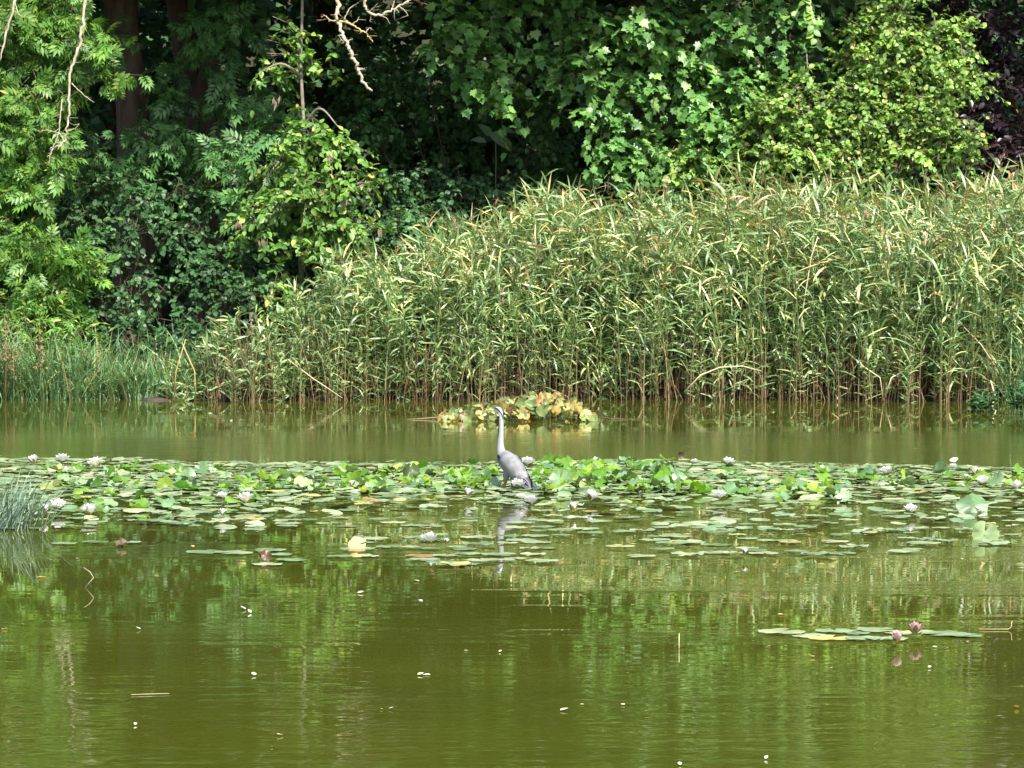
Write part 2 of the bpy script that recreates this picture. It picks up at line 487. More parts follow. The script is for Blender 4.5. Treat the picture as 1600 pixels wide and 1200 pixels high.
def spray_leaves(rng, c, rad, nsp, length, per, droop=.45, shell=.5, facing=.5, loose=1.0):
    """leaves set along short twigs that grow outward through an ellipsoid; returns pos, frames and twig lines"""
    d = nrm(rng.normal(size=(nsp, 3)))
    r = shell + (1 - shell) * rng.random(nsp) ** .7
    base = np.asarray(c) + d * r[:, None] * np.asarray(rad)
    out = nrm(d * np.array([1, 1, .6]) + np.array([0, -.35, 0]) + rng.normal(size=(nsp, 3)) * .4 * loose + np.array([0, 0, .1]))
    L = length * (0.6 + .8 * rng.random(nsp))
    t = (np.arange(per) + .5) / per
    tt = t[None] * (0.85 + .3 * rng.random((nsp, per)))
    p = base[:, None] + out[:, None] * (L[:, None] * tt)[..., None]
    p[..., 2] -= droop * L[:, None] * tt ** 2
    side = nrm(np.cross(out, np.array([0, 0, 1.0])))
    alt = np.where(np.arange(per) % 2 == 0, 1.0, -1.0)[None, :, None]
    tip = out[:, None] * .7 + side[:, None] * alt * .8 + rng.normal(size=(nsp, per, 3)) * .3 * loose
    tip[..., 2] -= .25 + droop * tt
    nor = np.array([0, 0, .85]) + out[:, None] * facing * .6 + np.array([0, -facing * .55, 0]) + rng.normal(size=(nsp, per, 3)) * .38 * loose
    lines = np.stack([base - out * L[:, None] * .5, base + out * L[:, None] * .45 - np.array([0, 0, 1.0]) * (droop * L * .2)[:, None],
                      base + out * L[:, None] - np.array([0, 0, 1.0]) * (droop * L)[:, None]], 1)
    return p.reshape(-1, 3), frames(tip.reshape(-1, 3), nor.reshape(-1, 3)), lines

def foliage(rng, parent, clumps, kind, mat, size, length, per, name='foliage', singles=0, droop=.45, shell=.3, twig_mat=None, facing=.5, dens=1.0, twig_r=.006, loose=1.5):
    """clumps: (px, py, rx, ry, Y, sprays[, depth]) in photograph pixels at the distance Y"""
    P, R, Ls = [], [], []
    for c in clumps:
        px, py, rx, ry, Y, nsp = c[:6]
        k = Y / FPX
        dy = c[6] if len(c) > 6 else max(rx, ry) * k * .8
        cen = at(px, py, Y); rd = np.array([rx * k, dy, ry * k])
        nsub = 6
        for q in range(nsub):
            d = rng.normal(size=3); d /= np.linalg.norm(d)
            cc = cen + d * rd * rng.uniform(.35, .95)
            p, r, ln = spray_leaves(rng, cc, rd * rng.uniform(.28, .5), max(2, int(round(nsp * dens / nsub * rng.uniform(.5, 1.5)))), length, per, droop, shell, facing, loose)
            P.append(p); R.append(r); Ls.append(ln)
    P, R, Ls = np.concatenate(P), np.concatenate(R), np.concatenate(Ls)
    S = size * (.5 + .7 * rng.random(len(P)))
    keep = P[:, 2] > ground_z(P[:, 0], P[:, 1]) + .05
    P, R, S = P[keep], R[keep], S[keep]
    if singles:
        q = pix(P)
        inn = (q[:, 0] > 0) & (q[:, 0] < 1600) & (q[:, 1] > 0)
        score = P[:, 1] - .6 * P[:, 2] * 0 + rng.random(len(P)) * .5 + np.where(inn, 0, 100)
        idx = np.argsort(score)[:singles]
        me = leaf_data(kind, mat)
        for i in idx:
            o = link('leaf', me, None, parent)
            m3 = np.eye(4); m3[:3, :3] = R[i] * S[i]; m3[:3, 3] = P[i] - np.array(parent.location)
            o.matrix_local = Matrix(m3.tolist())
        rest = np.ones(len(P), bool); rest[idx] = False
        P, R, S = P[rest], R[rest], S[rest]
    loc = np.array(parent.location)
    v, f = joined(T[kind], P - loc, R, S)
    o = link(name, mesh_np(name, v, f), M[mat], parent); tag(o, kind='stuff')
    if twig_mat:
        b = MB()
        for ln in Ls:
            b.tube(ln - loc, [twig_r, twig_r * .7, twig_r * .3], 3, cap=False)
        tag(b.build('twigs', M[twig_mat], parent), kind='stuff')
    return o

def upper(rng, parent, blobs, mat, size=.34, n=900, name='upper_crown', low=6.6):
    """leaves of the crown higher up; blobs are (x, y, z, rx, ry, rz) in metres"""
    P, R = [], []
    for (x, y, z, rx, ry, rz) in blobs:
        p, r, _ = spray_leaves(rng, (x, y, z), (rx, ry, rz), max(8, n // 8), .7, 8, .4, .25)
        P.append(p); R.append(r)
    P, R = np.concatenate(P), np.concatenate(R)
    if low is not None:
        kp = P[:, 2] > low; P, R = P[kp], R[kp]
    S = size * (.7 + .6 * rng.random(len(P)))
    v, f = joined(T['coarse'], P - np.array(parent.location), R, S)
    o = link(name, mesh_np(name, v, f), M[mat], parent); tag(o, kind='stuff')

def trunk(parent, pts, rads, mat='bark', name='trunk', sides=10):
    loc = np.array(parent.location)
    c = curve(np.asarray(pts, float) - loc, 6)
    r = np.interp(np.linspace(0, 1, len(c)), np.linspace(0, 1, len(rads)), rads)
    b = MB(); b.tube(c, r, sides)
    return b.build(name, M[mat], parent, True)

def gnd(x, y, dz=-.15):
    return np.array([x, y, float(ground_z(np.array(x), np.array(y))) + dz])

rng = np.random.default_rng(5)

# ---- dark wood behind: trees standing well back from the water
back = [(-15.5, 66, 10), (-11.2, 67.5, 12), (-7.4, 65.5, 11), (-3.6, 67, 12), (-.4, 65.8, 11), (3.1, 67.2, 12), (6.6, 66, 11), (10.2, 67.5, 12), (14.5, 66, 11), (-13.5, 73, 14), (-8.8, 73.5, 13), (-4.2, 73, 14), (.6, 73.5, 13), (5.2, 73, 14), (9.8, 73.5, 13), (14.5, 73, 14)]
where = ['far left beyond the frame edge', 'left behind the ash branches', 'behind the two dark trunks', 'behind the dead hanging branch', 'in the dark hollow under the maple', 'behind the right side of the maple', 'behind the bright bush', 'behind the copper beech', 'far right beyond the copper beech'] + ['in the second row, ' + q for q in ('farthest left', 'second from the left', 'third from the left', 'in the middle', 'third from the right', 'second from the right', 'farthest right')]
for (x, y, h), wh in zip(back, where):
    t = thing('woodland_tree', 'shaded dark green woodland tree, ' + wh, 'tree', gnd(x, y), group='dark trees behind the bank')
    b0 = gnd(x, y)
    trunk(t, [b0, b0 + (.1, 0, 3), b0 + (.2, .1, 6), b0 + (.1, .2, h * .9)], [.3, .22, .17, .05])
    for k in range(4):
        a = rng.random() * 6.3; z = 2.2 + k * 1.5
        trunk(t, [b0 + (.08, 0, z), b0 + (math.cos(a) * 1.0, math.sin(a), z + .7), b0 + (math.cos(a) * 2, math.sin(a) * 2, z + 1.0)], [.09, .06, .02], name='limb', sides=6)
    blobs = [(x + rng.normal() * .9, y + rng.normal() * .8, z, 2.5, 1.6, 1.3) for z in np.linspace(.8, h, 10)]
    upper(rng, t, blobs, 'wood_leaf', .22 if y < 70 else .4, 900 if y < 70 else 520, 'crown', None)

# ---- two big trunks on the left with dim hanging leaves
t = thing('lime_tree', 'large dark trunked tree with shaded drooping leaves, behind the left ash branches', 'tree', gnd(-6.3, 60.3))
b0 = np.array(t.location)
trunk(t, [b0, at(212, 330, 60.3), at(208, 160, 60.3), at(192, 60, 60.3), at(190, -60, 60.3), at(200, -300, 60.6), at(215, -700, 61)], [.4, .33, .29, .28, .27, .24, .1])
for k, (px, py, dx, dz) in enumerate([(196, -40, 1.6, .6), (200, -160, -2.0, 1.0), (205, -260, 1.8, 1.2), (210, -420, -1.5, 1.2)]):
    p = at(px, py, 60.4)
    trunk(t, [p, p + (dx * .5, -.7, dz * .7), p + (dx, -1.6, dz)], [.12, .08, .03], name='limb', sides=6)
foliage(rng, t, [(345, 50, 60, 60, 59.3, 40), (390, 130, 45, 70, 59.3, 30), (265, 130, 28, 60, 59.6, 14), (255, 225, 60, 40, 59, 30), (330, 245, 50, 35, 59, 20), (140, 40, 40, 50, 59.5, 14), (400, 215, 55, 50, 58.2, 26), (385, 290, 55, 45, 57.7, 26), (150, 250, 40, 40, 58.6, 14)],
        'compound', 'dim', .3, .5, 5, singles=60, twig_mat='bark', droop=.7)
upper(rng, t, [(-7.5, 59.2, 7.2, 2.6, 1.6, 1.3), (-4.6, 59.4, 7.3, 2.4, 1.6, 1.2), (-6, 60, 9, 3, 2.2, 1.8), (-5, 61, 10.8, 2.6, 2.4, 1.5), (-7.2, 57.7, 8.0, 1.9, 1.1, 1.0), (-4.6, 57.6, 8.0, 1.9, 1.1, 1.0), (-6, 58, 9.4, 2.4, 1.2, 1.0)], 'dim', .36, 1100)  # last blobs: forward overhang added out of view to shade the hanging leaves

t = thing('forked_tree', 'dark leaning trunk with a fork low down, right of the large dark trunk', 'tree', gnd(-5.1, 61.3))
b0 = np.array(t.location)
trunk(t, [b0, at(318, 240, 61.3), at(310, 160, 61.3), at(288, 80, 61.4), at(270, -60, 61.5), at(240, -500, 62)], [.36, .27, .24, .19, .17, .06])
p = at(312, 170, 61.3)
trunk(t, [p, at(325, 110, 61.2), at(350, 40, 61.2), at(380, -80, 61.2), at(420, -400, 61.5)], [.2, .15, .13, .12, .05], name='limb', sides=8)
upper(rng, t, [(-5.5, 62, 7.6, 2.2, 1.8, 1.2), (-3.6, 61.5, 7.6, 2.0, 1.8, 1.2), (-4.5, 62, 9.5, 2.6, 2.2, 1.6)], 'dim', .36, 800)

# ---- ash on the left edge
t = thing('ash_tree', 'bright green ash with feathery leaves and pale bare hanging twigs at the left edge', 'tree', gnd(-10.2, 57.6))
b0 = np.array(t.location)
trunk(t, [b0, b0 + (.1, 0, 2.2), b0 + (.4, -.1, 4.5), b0 + (.7, .2, 8), b0 + (.8, .4, 11)], [.26, .21, .17, .1, .03], 'greybark')
for pts in ([(b0 + (.2, 0, 3.0)), at(-90, 240, 57.2), at(-10, 230, 56.8), at(60, 260, 56.6)],
            [(b0 + (.1, 0, 2.1)), at(-120, 430, 57.0), at(-20, 400, 56.6), at(90, 430, 56.2)],
            [(b0 + (.4, -.1, 4.4)), at(-80, 40, 57.0), at(20, 20, 56.8), at(110, 60, 56.6)],
            [(b0 + (.5, 0, 5.6)), at(-40, -120, 57.2), at(80, -150, 57), at(160, -80, 56.8)]):
    trunk(t, pts, [.08, .06, .04, .012], 'greybark', 'limb', 6)
foliage(rng, t, [(20, 40, 80, 60, 56.9, 55), (90, 50, 60, 60, 56.8, 40), (140, 90, 35, 45, 56.7, 22), (60, 140, 70, 50, 56.6, 42), (25, 200, 55, 45, 56.5, 40), (60, 260, 45, 35, 56.5, 26), (20, 300, 40, 30, 56.5, 18),
                 (20, 370, 55, 40, 56.4, 36), (60, 410, 70, 40, 56.2, 46), (110, 445, 48, 32, 56.1, 30), (20, 470, 60, 30, 56.1, 28), (70, 490, 50, 28, 56, 20),
                 (-90, 80, 80, 120, 57, 40), (-90, 260, 70, 90, 57, 36), (-90, 420, 70, 80, 56.8, 36)],
        'compound', 'ash', .3, .5, 5, singles=300, twig_mat='greybark', droop=.2, dens=.85, loose=2.0)
upper(rng, t, [(-10, 57.8, 7.4, 2.0, 1.6, 1.3), (-8.4, 58.2, 8, 2.0, 1.5, 1.3), (-9.6, 58.4, 9.8, 2.4, 2, 1.6)], 'ash', .34, 700)
def bare(parent, name, paths, mat='deadwood'):
    b = MB(); loc = np.array(parent.location)
    for pts, r0, r1 in paths:
        c = curve([at(*q) - loc for q in pts], 6)
        c[1:-1] += rng.normal(size=c[1:-1].shape) * r0 * .3
        rr = np.linspace(r0, r1, len(c)) * .75 * rng.uniform(.85, 1.25, len(c))
        b.tube(c, rr, 7)
        for q in range(int(len(c) * .3)):
            j = rng.integers(2, len(c) - 1); L = rng.uniform(.05, .2)
            d = rng.normal(size=3); d[2] = -abs(d[2]) * .4 + .2; d = d / np.linalg.norm(d)
            e = c[j] + d * L * .5 + rng.normal(size=3) * .012
            b.tube([c[j], e, e + (d + rng.normal(size=3) * .35) * L * .5], [max(.0035, rr[j] * .32), .003, .0018], 5)
    return b.build(name, M[mat], parent, True)
bare(t, 'bare_branch', [([(134, -20, 55.6), (130, 30, 55.6), (124, 70, 55.6), (110, 110, 55.6), (108, 150, 55.6), (106, 190, 55.6), (100, 222, 55.6), (84, 232, 55.6), (74, 246, 55.6)], .035, .012),
                        ([(97, 155, 55.6), (94, 185, 55.6), (90, 215, 55.6), (78, 235, 55.6)], .016, .008), ([(100, 222, 55.6), (92, 208, 55.6), (70, 204, 55.6), (62, 208, 55.6)], .012, .005),
                        ([(106, 205, 55.6), (118, 200, 55.6), (124, 193, 55.6)], .010, .004), ([(112, 130, 55.6), (130, 148, 55.6), (147, 160, 55.6)], .012, .005)])
bare(t, 'bare_branch', [([(26, -20, 55.6), (18, 25, 55.6), (8, 60, 55.6), (0, 95, 55.6)], .03, .012), ([(24, 5, 55.6), (28, 20, 55.6), (36, 28, 55.6)], .012, .004)])

# ---- ash sapling left of centre
t = thing('ash_sapling', 'sunlit yellow green ash sapling hanging over the reeds, left of the dark hollow', 'tree', gnd(-3.2, 57.4))
b0 = np.array(t.location)
trunk(t, [b0, at(470, 420, 57.2), at(476, 250, 57), at(470, 100, 57.2), at(472, 20, 57.3), at(474, -200, 57.6)], [.06, .045, .03, .026, .024, .012], 'greybark')
for pts in ([at(474, 330, 57.1), at(510, 290, 56.7), at(550, 260, 56.4)], [at(476, 260, 57), at(440, 250, 56.7), at(405, 300, 56.4)], [at(474, 200, 57), at(500, 170, 56.7), at(530, 200, 56.4)],
            [at(472, 380, 57.1), at(520, 370, 56.6), at(570, 350, 56.3)], [at(472, 120, 57.2), at(440, 100, 56.9), at(410, 110, 56.6)]):
    trunk(t, pts, [.035, .022, .008], 'greybark', 'limb', 5)
foliage(rng, t, [(440, 50, 35, 40, 57.4, 9), (420, 110, 35, 30, 57.4, 9), (505, 112, 40, 20, 57.2, 10), (475, 200, 45, 32, 56.6, 30), (520, 225, 42, 35, 56.4, 30), (455, 250, 50, 30, 56.5, 28), (540, 275, 45, 30, 56.3, 26),
                 (490, 290, 50, 35, 56.3, 34), (440, 320, 55, 35, 56.3, 34), (515, 340, 55, 38, 56.2, 34), (400, 345, 32, 28, 56.4, 14), (560, 370, 40, 32, 56.2, 20), (470, 380, 60, 32, 56.2, 30), (445, 430, 60, 30, 56.3, 24), (530, 425, 55, 26, 56.2, 20), (480, 470, 60, 28, 56.1, 18)],
        'ovate', 'ash2', .125, .36, 10, singles=300, twig_mat='greybark', droop=.45, shell=.3, dens=1.15)
keys = MB()
loc = np.array(t.location)
for (px, py) in [(515, 240), (370, 345), (410, 375), (430, 155), (595, 355), (540, 310), (418, 460), (505, 300)]:
    for k in range(5):
        p = at(px + rng.normal() * 3, py + rng.normal() * 3, 55.95) - loc
        v, f = joined(T['willow'], p[None], frames(np.array([[rng.normal() * .25, -.1, -1]]), np.array([[rng.normal() * .4, -1, .2]])), np.array([.13]))
        keys.add(v, f)
keys.build('dead_leaves', M['plume'], t)

# ---- dead branch hanging at the top
t = thing('dead_branch', 'bare pale dead branch with orange lichen hanging down at the top, left of centre', 'branch', at(527, -160, 57.2))
bare(t, 'main_limb', [([(527, -160, 57.2), (529, -60, 57), (528, 0, 56.8), (527, 32, 56.7)], .05, .035), ([(527, 36, 56.7), (538, 58, 56.6), (546, 80, 56.6), (556, 100, 56.6), (562, 115, 56.6), (570, 132, 56.6), (581, 142, 56.6)], .04, .026)])
bare(t, 'side_branch', [([(530, 33, 56.7), (546, 36, 56.6), (562, 46, 56.6), (573, 52, 56.6), (582, 66, 56.6)], .025, .008), ([(527, 32, 56.7), (516, 32, 56.7), (507, 24, 56.7), (502, 28, 56.7)], .014, .005)], 'lichen')
bare(t, 'twig', [([(538, 32, 56.6), (546, 14, 56.6), (560, 4, 56.6)], .014, .006), ([(550, 38, 56.6), (558, 32, 56.6), (561, 26, 56.6)], .011, .004), ([(571, 51, 56.6), (577, 44, 56.6), (581, 45, 56.6)], .01, .004),
                 ([(544, 66, 56.6), (535, 64, 56.6), (529, 55, 56.6)], .012, .004), ([(544, 64, 56.6), (551, 61, 56.6)], .009, .004), ([(561, 108, 56.6), (570, 107, 56.6)], .01, .006), ([(538, 58, 56.6), (530, 54, 56.6)], .01, .004)])
bare(t, 'side_branch', [([(566, -160, 57.2), (569, -40, 57), (571, 0, 56.9), (574, 18, 56.9), (592, 24, 56.9), (610, 17, 56.9), (630, 6, 56.9), (655, -8, 56.9), (700, -40, 56.9)], .034, .016),
                        ([(576, 18, 56.9), (584, 12, 56.9), (590, 5, 56.9)], .014, .006), ([(592, 24, 56.9), (604, 28, 56.9), (609, 38, 56.9)], .012, .004), ([(612, 16, 56.9), (616, 4, 56.9), (618, -10, 56.9)], .012, .006),
                        ([(624, 10, 56.9), (634, 18, 56.9), (638, 25, 56.9)], .011, .004), ([(580, 22, 56.9), (578, 34, 56.9)], .009, .004), ([(618, 12, 56.9), (624, 20, 56.9)], .009, .004)])

# ---- maple over the dark hollow
t = thing('maple_tree', 'large green maple with lobed leaves overhanging the dark hollow, top centre', 'tree', gnd(2.2, 61.5))
b0 = np.array(t.location)
trunk(t, [b0, b0 + (.1, 0, 2), b0 + (0, 0, 4.5), b0 + (-.2, .1, 8), b0 + (-.1, .2, 11)], [.34, .28, .24, .15, .04])
for pts in ([b0 + (0, 0, 3.6), at(1010, 110, 60.2), at(930, 90, 59), at(860, 100, 58.4)], [b0 + (0, 0, 4.2), at(880, 0, 60.2), at(780, 20, 58.8), at(720, 60, 58.2)],
            [b0 + (.05, 0, 3.0), at(1100, 160, 60), at(1130, 150, 58.8)], [b0 + (0, 0, 4.4), at(1120, 20, 60), at(1180, 30, 58.6)], [b0 + (.05, 0, 3.2), at(1000, 200, 60), at(970, 230, 58.6), at(1000, 265, 58)]):
    trunk(t, pts, [.12, .08, .05, .015] if len(pts) == 4 else [.12, .07, .02], name='limb', sides=6)
foliage(rng, t, [(700, 15, 45, 30, 58.3, 20), (725, 60, 40, 32, 58.2, 26), (755, 100, 38, 30, 58.1, 24), (780, 135, 22, 20, 58, 12), (770, 40, 40, 30, 58.6, 14),
                 (860, 100, 40, 28, 58.3, 20), (905, 110, 45, 32, 58.2, 28), (950, 60, 60, 45, 58.4, 34), (1010, 30, 70, 45, 58.4, 40), (960, 130, 45, 40, 58.2, 28), (1020, 110, 60, 45, 58.2, 40),
                 (945, 190, 32, 32, 58, 20), (965, 235, 26, 30, 57.9, 20), (985, 262, 22, 20, 57.8, 12), (1075, 60, 60, 50, 58.3, 40), (1140, 40, 60, 50, 58.3, 38), (1060, 190, 50, 50, 58.5, 26), (1120, 130, 60, 55, 58.2, 44),
                 (1200, 60, 60, 60, 58.4, 36), (1110, 220, 60, 40, 58.1, 34), (1050, 250, 50, 26, 58, 20), (1180, 150, 50, 50, 58.4, 26), (880, 20, 60, 30, 58.8, 22), (810, -20, 80, 40, 58.8, 30), (1250, -10, 40, 40, 58.4, 18)],
        'maple', 'maple', .155, .45, 8, singles=300, twig_mat='bark', droop=.6, facing=.7, dens=1.35, loose=1.2)
upper(rng, t, [(-2.4, 59.4, 7.6, 2.2, 1.6, 1.2), (.2, 59.0, 7.4, 2.4, 1.6, 1.2), (2.8, 59.0, 7.4, 2.4, 1.6, 1.2), (5.0, 59.4, 7.6, 2.0, 1.6, 1.2), (-1, 60, 9.4, 2.6, 2, 1.6), (2, 60, 9.6, 2.8, 2, 1.6), (4.6, 60.2, 9.4, 2.4, 2, 1.5), (1.5, 61, 11.2, 3, 2.4, 1.4), (-2.2, 57.6, 8.1, 1.8, 1.1, 1.0), (.4, 57.4, 8.2, 1.9, 1.1, 1.0), (2.6, 57.8, 8.6, 1.8, 1.1, 1.0), (-.8, 58.2, 10.2, 2.4, 1.4, 1.2), (2.4, 58.6, 10.6, 2.4, 1.4, 1.2)], 'maple', .34, 1100)  # closing blobs are an unseen front overhang, added to keep sun off the hollow

# pale broad leaves standing in the hollow
t = thing('broad_leaf_plant', 'pale broad leaved plant alone in the dark hollow under the maple', 'plant', gnd(-.35, 60.3, 0))
loc = np.array(t.location)
b = MB(); b.tube(curve([loc * 0, at(775, 250, 60.3) - loc, at(768, 215, 60.3) - loc], 5), .012, 5); b.build('stem', M['reed_stem'], t)
M['pale_leaf'] = leaf_mat('pale_leaf', [(0, (.16, .26, .14)), (1, (.22, .33, .18))], rough=.45, trans=.2, spec=.3)
for (px, py, dx, dz, s) in [(764, 208, .9, -.42, .46), (768, 214, -.55, .8, .3), (760, 222, -.9, .35, .26), (780, 204, .95, .1, .26), (772, 216, .9, -.05, .3), (784, 216, .9, -.5, .22)]:
    me = mesh_np('leaf', *ovate(.3, .2, .35)); me.materials.append(M['pale_leaf'])
    o = link('leaf', me, None, t)
    Rm = frames(np.array([[dx, -.1, dz]]), np.array([[.1, -.7, .8]]))[0]
    m4 = np.eye(4); m4[:3, :3] = Rm * s; m4[:3, 3] = at(px, py, 60.25) - loc
    o.matrix_local = Matrix(m4.tolist())

# ---- bright bush on the right
t = thing('dogwood_bush', 'bright yellow green leafy bush above the right half of the reeds', 'bush', gnd(5.2, 58.8))
b0 = np.array(t.location)
for (px, py) in [(1180, 160), (1260, 80), (1330, 60), (1400, 40), (1450, 90), (1500, 150), (1120, 240)]:
    e = at(px, py, 58.2)
    trunk(t, [b0 + (rng.normal() * .2, 0, 0), b0 * .4 + e * .6 + (0, 0, -.4), e], [.05, .035, .01], 'greybark', 'stem', 5)
foliage(rng, t, [(1190, 190, 55, 45, 58, 60), (1250, 150, 55, 45, 58, 60), (1300, 190, 60, 45, 57.8, 70), (1330, 120, 60, 45, 58, 66), (1400, 160, 60, 50, 57.8, 76), (1390, 80, 60, 45, 58, 66), (1440, 110, 55, 45, 57.9, 60),
                 (1360, 40, 55, 32, 58.2, 44), (1440, 50, 45, 35, 58.2, 40), (1485, 110, 45, 35, 57.9, 40), (1490, 60, 30, 28, 58.1, 18), (1520, 135, 22, 18, 57.8, 12), (1460, 190, 55, 40, 57.8, 56), (1230, 240, 60, 32, 57.7, 56),
                 (1320, 250, 70, 32, 57.6, 66), (1410, 245, 60, 30, 57.6, 56), (1150, 255, 50, 28, 57.8, 40), (1085, 265, 40, 22, 57.9, 26), (1490, 235, 32, 26, 57.7, 20), (1400, 5, 60, 30, 58.3, 40), (1510, 215, 24, 10, 57.6, 10)],
        'bramble', 'bush', .092, .42, 11, singles=300, twig_mat='greybark', droop=.25, dens=1.3)
t = thing('climbing_vine', 'yellow green climbing vine hanging beside the dark gap at the top right', 'vine', at(1245, -90, 57.9))
bare(t, 'stem', [([(1245, -90, 57.9), (1250, -30, 57.8), (1262, 5, 57.7), (1268, 30, 57.7), (1272, 58, 57.7)], .012, .005)], 'greybark')
loc = np.array(t.location); me = leaf_data('bramble', 'bush')
for k in range(26):
    s = k / 25.0
    p = at(1248 + 25 * s + rng.normal() * 3, -70 + 130 * s, 57.65) - loc
    o = link('leaf', me, None, t)
    m4 = np.eye(4); m4[:3, :3] = frames(np.array([[rng.normal(), -.4, -.6]]), np.array([[.2 * rng.normal(), -.7, .7]]))[0] * .13; m4[:3, 3] = p
    o.matrix_local = Matrix(m4.tolist())

t = thing('willowherb_patch', 'light green narrow leaved willowherb on the left bank below the ash', 'plant', gnd(at(70, 500, 55)[0], 55.0))
foliage(rng, t, [(40, 515, 50, 30, 55.2, 40), (95, 520, 50, 30, 55.1, 40), (130, 555, 40, 26, 54.9, 26), (70, 560, 50, 28, 54.8, 34), (-30, 540, 50, 45, 55, 34)], 'willow', 'ash2', .15, .34, 12, singles=60, twig_mat='reed_stem', droop=.2)
# ---- copper beech on the right
t = thing('copper_beech', 'dark purple copper beech in the top right corner', 'tree', gnd(9.4, 62.5))
b0 = np.array(t.location)
trunk(t, [b0, b0 + (0, 0, 3), b0 + (.1, 0, 7), b0 + (.1, .1, 11)], [.34, .28, .18, .04])
for pts in ([b0 + (0, 0, 2.6), at(1560, 120, 61.4), at(1500, 60, 60.8)], [b0 + (0, 0, 2.2), at(1590, 200, 61.3), at(1520, 220, 60.8)], [b0 + (0, 0, 4), at(1640, 40, 61.2), at(1700, 60, 60.8)]):
    trunk(t, pts, [.1, .06, .02], name='limb', sides=6)
foliage(rng, t, [(1500, 20, 55, 50, 61, 60), (1570, 40, 60, 60, 61, 70), (1540, 120, 60, 50, 60.9, 60), (1600, 130, 60, 60, 60.9, 60), (1530, 200, 55, 40, 60.8, 50), (1600, 220, 60, 45, 60.8, 50), (1690, 100, 80, 120, 61, 80), (1560, 250, 80, 25, 60.8, 50)],
        'ovate', 'copper', .13, .42, 9, singles=120, twig_mat='bark', droop=.35)
upper(rng, t, [(8.6, 61, 7.4, 2.4, 1.6, 1.4), (10.4, 61.5, 8.4, 2.4, 2, 1.6), (8.6, 62, 9.8, 2.4, 2, 1.4)], 'copper', .3, 900)

# ---- shaded shrubs along the bank
shrubs = [('bramble_bush', 'shaded blue green bramble bush below the large dark trunk', [(180, 300, 75, 45, 58, 60), (130, 350, 60, 45, 57.6, 40), (230, 330, 60, 40, 57.8, 46), (190, 385, 75, 45, 57.3, 56)], .12),
          ('bramble_bush', 'shaded bramble bush below the forked trunk', [(310, 320, 70, 45, 58, 56), (290, 380, 70, 45, 57.4, 56), (360, 390, 60, 45, 57.0, 46)], .12),
          ('bramble_bush', 'low dark bramble bush above the sedge on the left bank', [(150, 455, 60, 45, 56.8, 44), (220, 465, 70, 45, 56.5, 56), (200, 520, 70, 35, 56, 50), (260, 540, 60, 35, 55.6, 40)], .11),
          ('bramble_bush', 'dark bramble bush behind the first short reeds', [(310, 450, 60, 45, 56.5, 50), (370, 460, 60, 40, 56.2, 50), (400, 420, 55, 40, 56.8, 40), (330, 520, 70, 40, 55.8, 50)], .11),
          ('nettle_patch', 'dark green nettles right of the ash sapling', [(620, 300, 55, 45, 58.6, 46), (610, 360, 50, 38, 57.8, 40), (660, 340, 55, 40, 58.2, 46), (570, 400, 50, 28, 57, 30), (640, 385, 50, 30, 57.6, 34)], .11),
          ('nettle_patch', 'dark green nettles under the dark hollow', [(710, 300, 55, 36, 59, 46), (770, 295, 50, 30, 59.2, 40), (700, 340, 45, 30, 58.6, 30)], .11),
          ('nettle_patch', 'shaded nettles between the dark hollow and the highest reeds', [(840, 295, 50, 26, 59.4, 36), (910, 295, 50, 24, 59.4, 36), (970, 290, 40, 22, 59.2, 26)], .11),
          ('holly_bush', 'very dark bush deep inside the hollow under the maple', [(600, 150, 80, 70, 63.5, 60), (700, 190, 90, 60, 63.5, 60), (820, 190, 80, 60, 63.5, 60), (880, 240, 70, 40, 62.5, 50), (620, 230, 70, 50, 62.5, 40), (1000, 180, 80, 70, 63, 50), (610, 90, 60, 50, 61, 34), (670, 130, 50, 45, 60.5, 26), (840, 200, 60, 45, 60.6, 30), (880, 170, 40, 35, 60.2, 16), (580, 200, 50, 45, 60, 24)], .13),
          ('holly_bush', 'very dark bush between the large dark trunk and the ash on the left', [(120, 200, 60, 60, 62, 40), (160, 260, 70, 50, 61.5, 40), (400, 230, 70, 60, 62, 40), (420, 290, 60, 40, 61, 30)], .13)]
for nm, lab, cl, sz in shrubs:
    cx = np.mean([c[0] for c in cl]); Y = np.mean([c[4] for c in cl])
    g0 = at(cx, 400, Y)
    t = thing(nm, lab, 'bush', gnd(g0[0], Y))
    b0 = np.array(t.location)
    for c in cl:
        e = at(c[0], c[1], c[4])
        trunk(t, [b0, b0 * .5 + e * .5 + (0, 0, .2), e], [.025, .018, .006], 'bark', 'stem', 5)
    foliage(rng, t, cl, 'bramble', 'dim' if nm == 'holly_bush' else 'bramble', sz * .85,   .34, 10, singles=0 if nm == 'holly_bush' else 80, twig_mat='bark', droop=.4, dens=1.25)

